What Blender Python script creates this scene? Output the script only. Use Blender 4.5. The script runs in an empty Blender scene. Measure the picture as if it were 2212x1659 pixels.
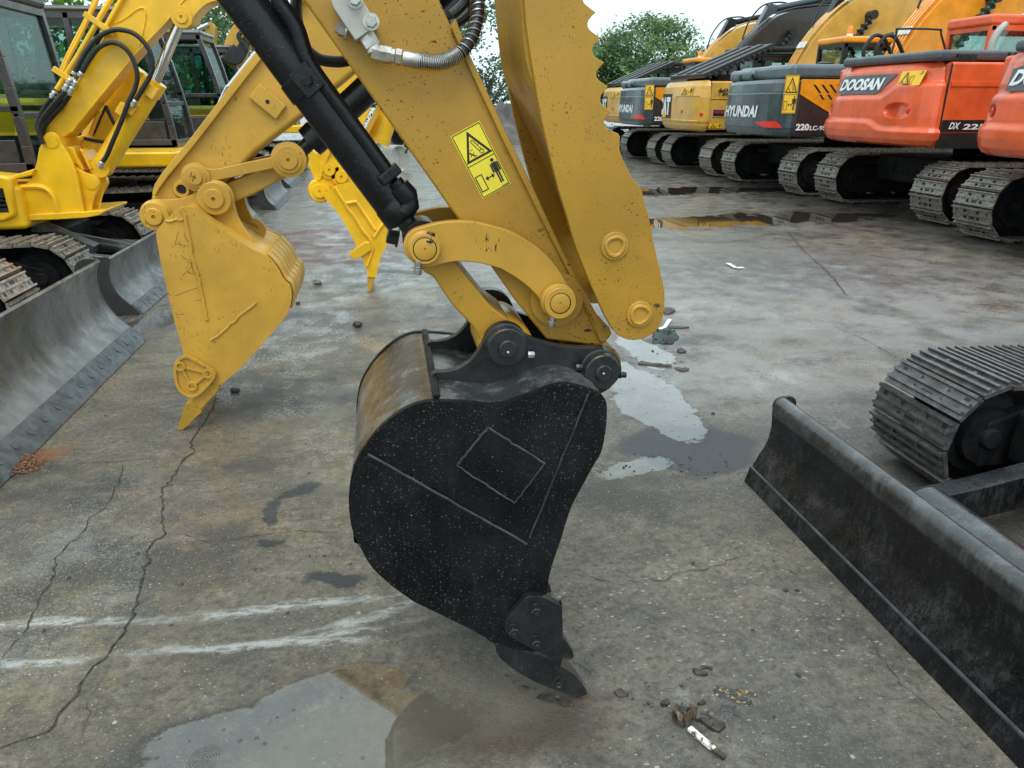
import bpy, bmesh, math, random
from mathutils import Vector, Matrix
R = math.radians
random.seed(7)
scn = bpy.context.scene
COL = scn.collection

# ------------------------------------------------------------------ camera
F_, CX, CY, HZ, VX, CH = 1560., 1106., 829.5, 222., 826., 1.6
pit = math.atan((CY-HZ)/F_)
psi = math.atan((CX-VX)/(F_*math.cos(pit)+(CY-HZ)*math.sin(pit)))
c_r = Vector((math.cos(psi), -math.sin(psi), 0))
c_f = Vector((math.sin(psi)*math.cos(pit), math.cos(psi)*math.cos(pit), -math.sin(pit)))
c_u = c_r.cross(c_f)
CAM = Vector((0, 0, CH))
cd = bpy.data.cameras.new('Camera'); cam = bpy.data.objects.new('Camera', cd); COL.objects.link(cam)
M = Matrix((c_r, c_u, -c_f)).transposed().to_4x4(); M.translation = CAM
cam.matrix_world = M
cd.sensor_width = 36; cd.lens = F_/2212*36; cd.clip_start = .05; cd.clip_end = 600
scn.camera = cam

# ------------------------------------------------------------------ world, sun, exposure
SUN_EL, SUN_ROT = R(62), R(200)
w = bpy.data.worlds.new('World'); scn.world = w; w.use_nodes = True
nt = w.node_tree; nt.nodes.clear()
sky = nt.nodes.new('ShaderNodeTexSky'); sky.sky_type = 'NISHITA'; sky.sun_disc = False
sky.sun_elevation = SUN_EL; sky.sun_rotation = SUN_ROT; sky.air_density = 1.0; sky.dust_density = 6.0; sky.ozone_density = 1.0
hs = nt.nodes.new('ShaderNodeHueSaturation'); hs.inputs['Saturation'].default_value = .12
ov = nt.nodes.new('ShaderNodeMix'); ov.data_type = 'RGBA'; ov.inputs[0].default_value = .72
ov.inputs[7].default_value = (7.2, 8.9, 9.3, 1)
bg = nt.nodes.new('ShaderNodeBackground'); bg.inputs[1].default_value = .13
wo = nt.nodes.new('ShaderNodeOutputWorld')
nt.links.new(sky.outputs[0], hs.inputs['Color']); nt.links.new(hs.outputs[0], ov.inputs[6])
nt.links.new(ov.outputs[2], bg.inputs[0]); nt.links.new(bg.outputs[0], wo.inputs[0])
sd = bpy.data.lights.new('Sun', 'SUN'); sd.energy = .9; sd.angle = R(40); sd.color = (1, .98, .94)
so = bpy.data.objects.new('Sun', sd); COL.objects.link(so)
so.rotation_euler = (R(90)-SUN_EL, 0, R(180)-SUN_ROT)
scn.view_settings.view_transform = 'Standard'; scn.view_settings.look = 'None'
scn.view_settings.exposure = 0.42; scn.view_settings.gamma = 1
try: scn.view_settings.use_curve_mapping = False
except Exception: pass

# ------------------------------------------------------------------ projection helpers (trace -> true planes)
def ray(x, y): return c_f*F_+c_r*(x-CX)-c_u*(y-CY)
def PY(p, Y):
    d = ray(p[0], p[1]); return CAM+d*(Y/d.y)
def PG(p, z=0.):
    d = ray(p[0], p[1]); return CAM+d*((z-CH)/d.z)
def PXp(p, X):
    d = ray(p[0], p[1]); return CAM+d*(X/d.x)
def D(x0, y0, w): return lambda x, y, c=None: (x*w/4096+x0*.54004, y*w/4096+y0*.54004)+((1,) if c else ())
I_ = lambda x, y: (x, y)
def XZ(pts, Y, cv=I_):
    out = []
    for p in pts:
        q = PY(cv(p[0], p[1]), Y); out.append((q.x, q.z)+((1,) if len(p) > 2 else ()))
    return out
def smooth(pts, n=4, closed=True):
    out = []; N = len(pts); rng = N if closed else N-1
    for i in range(rng):
        p1 = pts[i]; p2 = pts[(i+1) % N]
        p0 = pts[(i-1) % N] if (closed or i > 0) else p1
        p3 = pts[(i+2) % N] if (closed or i+2 < N) else p2
        if len(p1) > 2: p0 = p1
        if len(p2) > 2: p3 = p2
        dim = 2
        for k in range(n):
            t = k/n; t2 = t*t; t3 = t2*t
            out.append(tuple(.5*((2*p1[j])+(-p0[j]+p2[j])*t+(2*p0[j]-5*p1[j]+4*p2[j]-p3[j])*t2+(-p0[j]+3*p1[j]-3*p2[j]+p3[j])*t3) for j in range(dim)))
    if not closed: out.append(tuple(pts[-1][:2]))
    return out
def smooth3(pts, n=6):
    out = []; N = len(pts)
    for i in range(N-1):
        p1 = pts[i]; p2 = pts[i+1]; p0 = pts[i-1] if i > 0 else p1*2-p2; p3 = pts[i+2] if i+2 < N else p2*2-p1
        for k in range(n):
            t = k/n
            out.append(.5*((2*p1)+(p2-p0)*t+(2*p0-5*p1+4*p2-p3)*t*t+(3*p1-p0-3*p2+p3)*t**3))
    out.append(pts[-1].copy()); return out

# ------------------------------------------------------------------ mesh builder
class MB:
    def __init__(s): s.v = []; s.f = []; s.m = []; s.s = []
    def add(s, vs, fs, mi=0, sm=True):
        o = len(s.v); s.v += [Vector(v) for v in vs]
        for f in fs: s.f.append(tuple(i+o for i in f)); s.m.append(mi); s.s.append(sm)
        return s
    def box(s, a, b, mi=0):
        x0, y0, z0 = a; x1, y1, z1 = b
        return s.add([(x0,y0,z0),(x1,y0,z0),(x1,y1,z0),(x0,y1,z0),(x0,y0,z1),(x1,y0,z1),(x1,y1,z1),(x0,y1,z1)],
              [(0,3,2,1),(4,5,6,7),(0,1,5,4),(1,2,6,5),(2,3,7,6),(3,0,4,7)], mi)
    def obox(s, c, ax, ay, az, mi=0):
        c = Vector(c); vs = []
        for k in (-1, 1):
            for (i, j) in ((-1,-1),(1,-1),(1,1),(-1,1)): vs.append(c+ax*i+ay*j+az*k)
        return s.add(vs, [(0,3,2,1),(4,5,6,7),(0,1,5,4),(1,2,6,5),(2,3,7,6),(3,0,4,7)], mi)
    def bar(s, p, q, wd, ht, mi=0, side=(0,1,0)):
        p = Vector(p); q = Vector(q); t = (q-p); L = t.length; t = t/L
        a = Vector(side); a = (a-t*a.dot(t)); a.normalize(); b = t.cross(a)
        return s.obox((p+q)/2, t*(L/2), a*(wd/2), b*(ht/2), mi)
    def prism(s, poly, y0, y1, mi=0):
        n = len(poly); A = sum(poly[i][0]*poly[(i+1)%n][1]-poly[(i+1)%n][0]*poly[i][1] for i in range(n))
        if A < 0: poly = poly[::-1]
        vs = [(p[0], y0, p[1]) for p in poly]+[(p[0], y1, p[1]) for p in poly]
        fs = [tuple(range(n)), tuple(range(2*n-1, n-1, -1))]
        for i in range(n): j = (i+1) % n; fs.append((j, i, i+n, j+n))
        return s.add(vs, fs, mi)
    def prismZ(s, poly, z0, z1, mi=0):
        n = len(poly); A = sum(poly[i][0]*poly[(i+1)%n][1]-poly[(i+1)%n][0]*poly[i][1] for i in range(n))
        if A < 0: poly = poly[::-1]
        vs = [(p[0], p[1], z0) for p in poly]+[(p[0], p[1], z1) for p in poly]
        fs = [tuple(range(n-1, -1, -1)), tuple(range(n, 2*n))]
        for i in range(n): j = (i+1) % n; fs.append((i, j, j+n, i+n))
        return s.add(vs, fs, mi)
    def lathe(s, c, ax, prof, seg=28, mi=0, cap=True):
        c = Vector(c); ax = Vector(ax).normalized(); a = ax.orthogonal().normalized(); b = ax.cross(a)
        vs = []; fs = []
        for (o, r) in prof:
            for k in range(seg):
                t = 2*math.pi*k/seg; vs.append(c+ax*o+(a*math.cos(t)+b*math.sin(t))*r)
        for i in range(len(prof)-1):
            for k in range(seg):
                k2 = (k+1) % seg; fs.append((i*seg+k, i*seg+k2, (i+1)*seg+k2, (i+1)*seg+k))
        if cap: fs.append(tuple(range(seg-1, -1, -1))); m = (len(prof)-1)*seg; fs.append(tuple(range(m, m+seg)))
        return s.add(vs, fs, mi)
    def cyl(s, p, q, r, r2=None, seg=20, mi=0):
        p = Vector(p); q = Vector(q); L = (q-p).length
        return s.lathe(p, q-p, [(0, r), (L, r if r2 is None else r2)], seg, mi)
    def tube(s, pts, r, n=8, mi=0, k=5, cap=True):
        P = smooth3([Vector(p) for p in pts], k) if k > 1 else [Vector(p) for p in pts]
        N = len(P); T = [(P[min(i+1, N-1)]-P[max(i-1, 0)]).normalized() for i in range(N)]
        a = T[0].orthogonal().normalized(); vs = []; fs = []
        for i in range(N):
            a = (a-T[i]*a.dot(T[i])).normalized(); b = T[i].cross(a)
            for j in range(n):
                t = 2*math.pi*j/n; vs.append(P[i]+(a*math.cos(t)+b*math.sin(t))*r)
        for i in range(N-1):
            for j in range(n):
                j2 = (j+1) % n; fs.append((i*n+j, i*n+j2, (i+1)*n+j2, (i+1)*n+j))
        if cap: fs.append(tuple(range(n-1, -1, -1))); m = (N-1)*n; fs.append(tuple(range(m, m+n)))
        return s.add(vs, fs, mi)
    def hexn(s, c, ax, r, h, mi=0):
        ax = Vector(ax).normalized()
        s.lathe(c, ax, [(0, r*1.18), (h*.18, r*1.18)], 16, mi)
        s.lathe(Vector(c)+ax*h*.18, ax, [(0, r), (h*.7, r), (h*.82, r*.85)], 6, mi); return s
    def nut(s, c, ax, r, h, mi=0):
        s.hexn(c, ax, r, h, mi); ax = Vector(ax).normalized()
        s.cyl(Vector(c)+ax*h*.6, Vector(c)+ax*h*1.35, r*.5, seg=10, mi=mi); return s
    def make(s, name, mats, parent=None, ang=35, bev=0, seg=2, off=(0,0,0)):
        me = bpy.data.meshes.new(name)
        o3 = Vector(off); par = parent; pl = Vector((0,0,0))
        while par: pl = pl+Vector(par.location); par = par.parent
        me.from_pydata([tuple(v+o3-pl) for v in s.v], [], s.f); me.update()
        if not isinstance(mats, (list, tuple)): mats = [mats]
        for m in mats: me.materials.append(m)
        me.polygons.foreach_set('material_index', s.m)
        me.polygons.foreach_set('use_smooth', s.s)
        me.set_sharp_from_angle(angle=R(ang))
        o = bpy.data.objects.new(name, me); COL.objects.link(o)
        if parent: o.parent = parent
        if bev > 0:
            b = o.modifiers.new('b', 'BEVEL'); b.width = bev; b.segments = seg; b.limit_method = 'ANGLE'; b.angle_limit = R(40); b.harden_normals = True
        return o
def thing(name, label, cat, loc=(0,0,0), group=None):
    o = bpy.data.objects.new(name, None); COL.objects.link(o); o.location = loc; o.empty_display_size = .2
    o['label'] = label; o['category'] = cat
    if group: o['group'] = group
    return o
def tag(o, label=None, cat=None, group=None, kind=None):
    for k, v in (('label', label), ('category', cat), ('group', group), ('kind', kind)):
        if v: o[k] = v
    return o
def dup(o, parent=None, loc=None, label=None):
    c = o.copy(); COL.objects.link(c)
    if parent: c.parent = parent
    if loc is not None: c.location = loc
    if label: c['label'] = label
    for ch in list(o.children): dup(ch, c)
    return c
def rotpts(pts, a, c=(0,0)):
    ca, sa = math.cos(a), math.sin(a)
    return [(c[0]+x*ca-y*sa, c[1]+x*sa+y*ca) for x, y in pts]

# ------------------------------------------------------------------ materials
class NT:
    def __init__(s, name):
        s.m = bpy.data.materials.new(name); s.m.use_nodes = True; s.t = s.m.node_tree
        s.b = s.t.nodes['Principled BSDF']; s.o = s.t.nodes['Material Output']
        s.tc = s.t.nodes.new('ShaderNodeTexCoord')
    def n(s, ty, **kw):
        x = s.t.nodes.new(ty)
        for k, v in kw.items(): setattr(x, k, v)
        return x
    def l(s, a, b): s.t.links.new(a, b)
    def setin(s, sock, v):
        if hasattr(v, 'is_output') or isinstance(v, bpy.types.NodeSocket): s.l(v, sock)
        else: sock.default_value = v
    def mapv(s, scale=(1,1,1), rot=(0,0,0), src=None, loc=(0,0,0)):
        m = s.n('ShaderNodeMapping'); m.inputs['Scale'].default_value = scale; m.inputs['Rotation'].default_value = rot; m.inputs['Location'].default_value = loc
        s.l(src or s.tc.outputs['Object'], m.inputs[0]); return m.outputs[0]
    def noise(s, sc, det=4, rough=.55, v=None, dist=0):
        x = s.n('ShaderNodeTexNoise'); x.inputs['Scale'].default_value = sc; x.inputs['Detail'].default_value = det
        x.inputs['Roughness'].default_value = rough; x.inputs['Distortion'].default_value = dist
        s.l(v or s.tc.outputs['Object'], x.inputs['Vector']); return x.outputs[0]
    def vor(s, sc, v=None, feat='F1', rnd=1):
        x = s.n('ShaderNodeTexVoronoi'); x.feature = feat; x.inputs['Scale'].default_value = sc; x.inputs['Randomness'].default_value = rnd
        s.l(v or s.tc.outputs['Object'], x.inputs['Vector']); return x
    def ramp(s, v, a, b, lo=0., hi=1., smoothv=True):
        x = s.n('ShaderNodeMapRange'); x.interpolation_type = 'SMOOTHSTEP' if smoothv else 'LINEAR'
        s.setin(x.inputs[0], v); x.inputs[1].default_value = a; x.inputs[2].default_value = b; x.inputs[3].default_value = lo; x.inputs[4].default_value = hi
        return x.outputs[0]
    def math(s, op, a, b=0.):
        x = s.n('ShaderNodeMath', operation=op); s.setin(x.inputs[0], a); s.setin(x.inputs[1], b); return x.outputs[0]
    def mix(s, f, a, b):
        x = s.n('ShaderNodeMix', data_type='RGBA'); s.setin(x.inputs[0], f)
        for sk, v in ((x.inputs[6], a), (x.inputs[7], b)):
            if isinstance(v, tuple): sk.default_value = v if len(v) == 4 else v+(1,)
            else: s.l(v, sk)
        return x.outputs[2]
    def bump(s, h, st, dist=.002, nrm=None):
        x = s.n('ShaderNodeBump'); x.inputs['Strength'].default_value = st; x.inputs['Distance'].default_value = dist
        s.l(h, x.inputs['Height'])
        if nrm: s.l(nrm, x.inputs['Normal'])
        return x.outputs[0]
    def base(s, c): s.setin(s.b.inputs['Base Color'], c if not isinstance(c, tuple) else c+(1,))
    def set(s, **kw):
        for k, v in kw.items(): s.setin(s.b.inputs[k.replace('_', ' ')], v)

def simple(name, col, rough=.5, metal=0., var=.15, vs=6., bump=0., bs=60., coat=0.):
    n = NT(name); c2 = tuple(max(0, x*(1-var)) for x in col); c3 = tuple(min(1, x*(1+var)) for x in col)
    nz = n.noise(vs, 5, .6); n.base(n.mix(n.ramp(nz, .3, .7), c2, c3))
    n.set(Roughness=n.ramp(n.noise(vs*2.3, 4), .3, .7, max(.03, rough*.75), min(1, rough*1.25)), Metallic=metal)
    if coat: n.set(Coat_Weight=coat, Coat_Roughness=.1)
    if bump: n.set(Normal=n.bump(n.noise(bs, 4, .6), bump, .003))
    return n.m
def painted(name, col, rough=.38, speck=.0, specksc=95., stain=.25, wet=.25, chips=0.):
    """old machine paint: mottled coats, dirt runs, specks of mud, chips"""
    n = NT(name); dk = tuple(x*.80 for x in col); lt = tuple(min(1, x*1.08) for x in col)
    c = n.mix(n.ramp(n.noise(3.2, 5, .6), .3, .7), dk, lt)
    st = n.ramp(n.noise(1., 6, .7, n.mapv((9, 9, 1.3))), .52, .78)
    c = n.mix(n.math('MULTIPLY', st, stain), c, tuple(x*.45 for x in col))
    if speck > 0:
        wn = n.n('ShaderNodeTexNoise'); wn.inputs['Scale'].default_value = 60; n.l(n.tc.outputs['Object'], wn.inputs[0])
        vs_ = n.n('ShaderNodeVectorMath', operation='SCALE'); n.l(wn.outputs['Color'], vs_.inputs[0]); vs_.inputs['Scale'].default_value = .016
        va = n.n('ShaderNodeVectorMath', operation='ADD'); n.l(n.tc.outputs['Object'], va.inputs[0]); n.l(vs_.outputs[0], va.inputs[1])
        cl = n.ramp(n.noise(4., 4, .7), .40, .62, .12, 1.)
        for sc_, thr, rot, st_ in ((specksc*1.05, .50, R(25), (.62, 1, 1.4)), (specksc*1.7, .50, R(-40), (1.3, 1, .7)), (specksc*.5, .93, R(50), (.5, 1, 1.6))):
            v = n.vor(sc_, n.mapv(st_, (0, rot, 0), va.outputs[0])); sep = n.n('ShaderNodeSeparateColor'); n.l(v.outputs['Color'], sep.inputs[0])
            sel = n.ramp(sep.outputs[0], thr, thr+.02); rad = n.math('MULTIPLY_ADD', sep.outputs[1], .20); rad.node.inputs[2].default_value = .095
            dm = n.ramp(n.math('SUBTRACT', v.outputs['Distance'], rad), -.03, .03, 1, 0)
            k = n.math('MULTIPLY', n.math('MULTIPLY', sel, dm), cl)
            c = n.mix(n.math('MULTIPLY', k, min(1, speck*1.8)), c, (.028, .015, .006))
    if chips > 0:
        ch = n.math('MULTIPLY', n.ramp(n.noise(9, 2), .6-chips*.1, .62), n.ramp(n.noise(60, 5, .7, n.mapv((2, 1, .6), (0, .6, 0))), .60, .63))
        c = n.mix(ch, c, (.02, .018, .015))
    n.base(c)
    n.set(Roughness=n.ramp(n.noise(7, 5, .6), .3, .7, rough*.7, rough*1.4), Specular_IOR_Level=.45)
    if wet: n.set(Coat_Weight=wet, Coat_Roughness=.12)
    n.set(Normal=n.bump(n.noise(14, 5, .6), .12, .01, n.bump(n.noise(150, 3), .10, .002)))
    return n.m
def blackwet(name, rough=.3, drops=.6, col=(.006, .0065, .008), coat=.3, dirt=.15, spec=.22, film=(.055, .056, .060), runs=.0, cr=.12, ior=1.5):
    """black paint in rain: matt dust film with darker runs, glossy beads of water"""
    n = NT(name)
    c = n.mix(n.ramp(n.noise(4, 6, .65), .35, .7), tuple(x*.5 for x in col), tuple(x*1.7 for x in col))
    run = n.ramp(n.noise(1., 6, .75, n.mapv((16, 16, 2.0))), .5, .72)
    blotch = n.ramp(n.noise(5., 7, .75), .46, .66)
    k = n.math('MULTIPLY', n.math('MAXIMUM', run, blotch), dirt)
    if runs:
        wv = n.noise(1., 5, .7, n.mapv((30, 30, 3.2))); drip = n.ramp(n.math('ABSOLUTE', n.math('SUBTRACT', wv, .5)), .01, .045, 1, 0)
        k = n.math('MULTIPLY', k, n.math('SUBTRACT', 1., n.math('MULTIPLY', drip, runs)))
        v9 = n.vor(34); k = n.math('MULTIPLY', k, n.ramp(n.math('ADD', n.ramp(v9.outputs['Distance'], .12, .2), n.ramp(v9.outputs['Color'], .6, .55)), .2, .6))
    c = n.mix(k, c, film)
    sc = n.ramp(n.noise(1, 4, .8, n.mapv((18, 9, 90), (0, R(25), 0))), .70, .74); c = n.mix(n.math('MULTIPLY', sc, .35), c, (.09, .085, .08))
    n.base(c)
    v = n.vor(210); s1 = n.n('ShaderNodeSeparateColor'); n.l(v.outputs['Color'], s1.inputs[0])
    bd = n.math('MULTIPLY', n.ramp(v.outputs['Distance'], .12, .40, 1, 0), n.ramp(s1.outputs[0], .66, .70))
    v3 = n.vor(95); s3 = n.n('ShaderNodeSeparateColor'); n.l(v3.outputs['Color'], s3.inputs[0])
    b3 = n.math('MULTIPLY', n.ramp(v3.outputs['Distance'], .1, .34, 1, 0), n.ramp(s3.outputs[0], .72, .76))
    h = n.math('MULTIPLY', n.math('MAXIMUM', bd, b3), n.ramp(n.noise(6, 6, .75), .36, .58, .25, 1.))
    n.set(Roughness=n.ramp(n.noise(9, 6, .7), .3, .7, rough*.7, rough*1.5), Specular_IOR_Level=spec, Coat_IOR=ior,
          Coat_Weight=n.math('MAXIMUM', n.ramp(h, .05, .3, 0, min(1, drops*1.2)), coat), Coat_Roughness=cr)
    nb = n.bump(n.noise(40, 5, .65), .35, .004)
    nc = n.bump(h, min(1, drops+.2), .010*drops, nb)
    n.set(Normal=nb); n.l(nc, n.b.inputs['Coat Normal'])
    return n.m

OCH = (.44, .245, .028); YEL = (.90, .47, .012)
m_och = painted('ochre_paint_speckled', (.41, .218, .018), .42, speck=.55, stain=.16, wet=.15)
m_och2 = painted('ochre_paint_plain', (.50, .275, .032), .40, speck=.08, stain=.18, wet=.2, chips=.5)
m_ochA = painted('ochre_paint_worn', (.56, .31, .036), .45, speck=.0, stain=.22, wet=.1, chips=1.)
m_yel = painted('bright_yellow_paint', (.93, .52, .010), .35, stain=.08, wet=.3)
m_blkside = blackwet('black_paint_beaded', .40, 1.1, coat=.0, dirt=.12, spec=.16, ior=1.9)
m_blkshell = blackwet('black_paint_streaming', .22, .5, (.020, .021, .023), coat=.5, dirt=.9, spec=.5, film=(.16, .168, .175), cr=.24, ior=1.7)
m_blkear = blackwet('black_paint_casting', .28, .8, (.009, .010, .012), coat=.15, dirt=.25, spec=.45)
m_blkcyl = blackwet('black_cylinder_paint', .26, .35, (.006, .007, .009), coat=.1, dirt=.06, spec=.28)
m_blade = blackwet('black_blade_paint', .30, .9, (.005, .0055, .007), coat=.12, dirt=.95, spec=.35, film=(.040, .041, .044), runs=1.)
m_rail = blackwet('wet_top_rail', .28, .8, (.014, .015, .017), coat=.5, dirt=.55, spec=.6, film=(.13, .14, .15), cr=.2, ior=1.7)  # pale film paints part of the rail's sky highlight into its colour
m_bead = simple('rubbed_weld', (.042, .044, .047), .28, .2, .4, 30, bump=.3)
m_rub = simple('hose_rubber', (.012, .012, .013), .45, bump=.3, bs=120)
m_chr = simple('chrome_rod', (.62, .62, .62), .12, 1., .05)
m_stl = simple('zinc_steel', (.50, .49, .46), .36, .9, .25, 30, bump=.1)
m_gry = simple('grey_paint', (.40, .40, .36), .45, 0, .12, 12, bump=.1)
m_spr = simple('spring_steel', (.55, .55, .54), .28, 1., .1, 40)
m_blk = simple('black_rubbery_plastic', (.016, .017, .018), .4, 0, .3, 8, bump=.1)
m_dark = simple('dark_undercarriage', (.008, .008, .009), .7, 0, .6, 8, bump=.3, bs=30); m_dark.node_tree.nodes['Principled BSDF'].inputs['Specular IOR Level'].default_value = .2
m_cabblk = simple('dark_cab_paint', (.045, .043, .045), .33, 0, .25, 5, coat=.3)
m_ink = simple('label_ink', (.01, .01, .01), .5, 0, .1)
m_lab = painted('label_yellow', (.80, .66, .045), .45, speck=0, stain=.15, wet=0)
m_labc = simple('label_golden', (.85, .50, .02), .4, 0, .08)
m_wht = simple('white_lettering', (.82, .83, .84), .4, 0, .05)
m_red = simple('red_marking', (.75, .03, .02), .3, 0, .1)
m_ref = simple('red_reflector', (.7, .03, .02), .15, 0, .1, coat=.5)
m_org = painted('orange_body_paint', (.80, .115, .028), .3, stain=.10, wet=.5)
m_orgy = painted('orange_yellow_paint', (.88, .33, .012), .33, stain=.08, wet=.4)
m_cat = painted('machine_yellow_paint', (.66, .36, .055), .33, stain=.08, wet=.5)
m_hyd = painted('blue_grey_paint', (.035, .055, .063), .25, stain=.1, wet=.6)
m_hyd2 = painted('blue_grey_hood', (.10, .135, .150), .35, stain=.1, wet=.4)
m_hydk = painted('charcoal_panel', (.035, .030, .031), .3, stain=.1, wet=.5)
m_hood = painted('dark_grey_hood', (.075, .080, .090), .4, stain=.1, wet=.4)
m_bldgrey = None

m_stone = simple('broken_concrete', (.19,.185,.17), .6, 0, .3, 20, bump=.6, bs=60); m_stoned = simple('dark_stone', (.05,.05,.05), .5, 0, .4, 20, bump=.6, bs=60)
m_mudc = simple('wet_mud_clod', (.050,.038,.030), .45, 0, .5, 30, bump=1., bs=60)
def track_mat(name, col, rust):
    n = NT(name)
    c = n.mix(n.ramp(n.noise(22, 6, .7), .32, .68), tuple(x*.35 for x in col), col)
    c = n.mix(n.ramp(n.noise(9, 5, .7), .5, .72), c, rust)
    c = n.mix(n.math('MULTIPLY', n.ramp(n.noise(70, 4, .7), .55, .7), .6), c, (.02, .018, .016))
    n.base(c); n.set(Roughness=n.ramp(n.noise(18, 4), .35, .65, .25, .7), Metallic=.25, Coat_Weight=.25, Coat_Roughness=.15)
    n.set(Normal=n.bump(n.noise(60, 6, .7), .5, .006)); return n.m
m_trk = track_mat('track_steel_muddy', (.36, .33, .29), (.27, .19, .12))
m_trkb = track_mat('track_steel_weathered', (.29, .265, .23), (.20, .14, .09))
m_trkr = track_mat('track_steel_rusty', (.48, .40, .32), (.42, .17, .07))
m_trkd = track_mat('track_steel_dark', (.115, .115, .12), (.07, .052, .035)); m_trkd.node_tree.nodes['Principled BSDF'].inputs['Coat Weight'].default_value = .7

def glassmat():
    n = NT('cab_glass'); n.t.nodes.remove(n.b)
    g = n.n('ShaderNodeBsdfGlossy'); g.inputs['Roughness'].default_value = .03; g.inputs['Color'].default_value = (.9, .95, .95, 1)
    t = n.n('ShaderNodeBsdfTransparent'); t.inputs['Color'].default_value = (.72, .82, .79, 1)
    lw = n.n('ShaderNodeLayerWeight'); lw.inputs[0].default_value = .35
    f = n.math('MULTIPLY_ADD', lw.outputs['Fresnel'], .18); f.node.inputs[2].default_value = .02
    mx = n.n('ShaderNodeMixShader'); n.l(f, mx.inputs[0]); n.l(t.outputs[0], mx.inputs[1]); n.l(g.outputs[0], mx.inputs[2]); n.l(mx.outputs[0], n.o.inputs[0])
    return n.m
m_gls = glassmat()
def gbl():
    n = NT('scraped_blade_steel')
    c = n.mix(n.ramp(n.noise(1, 6, .7, n.mapv((5, 4, 1.5))), .3, .7), (.10, .105, .11), (.27, .27, .27))
    c = n.mix(n.ramp(n.noise(3, 5, .6), .55, .75), c, (.20, .17, .12))
    n.base(c); n.set(Roughness=n.ramp(n.noise(14, 5), .3, .7, .22, .5), Metallic=.55)
    n.set(Normal=n.bump(n.noise(1, 5, .7, n.mapv((40, 30, 4))), .25, .004)); return n.m
m_bldgrey = gbl()
m_cut = simple('cutting_edge_steel', (.085, .095, .105), .38, .3, .4, 14, bump=.4, bs=40)

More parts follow.
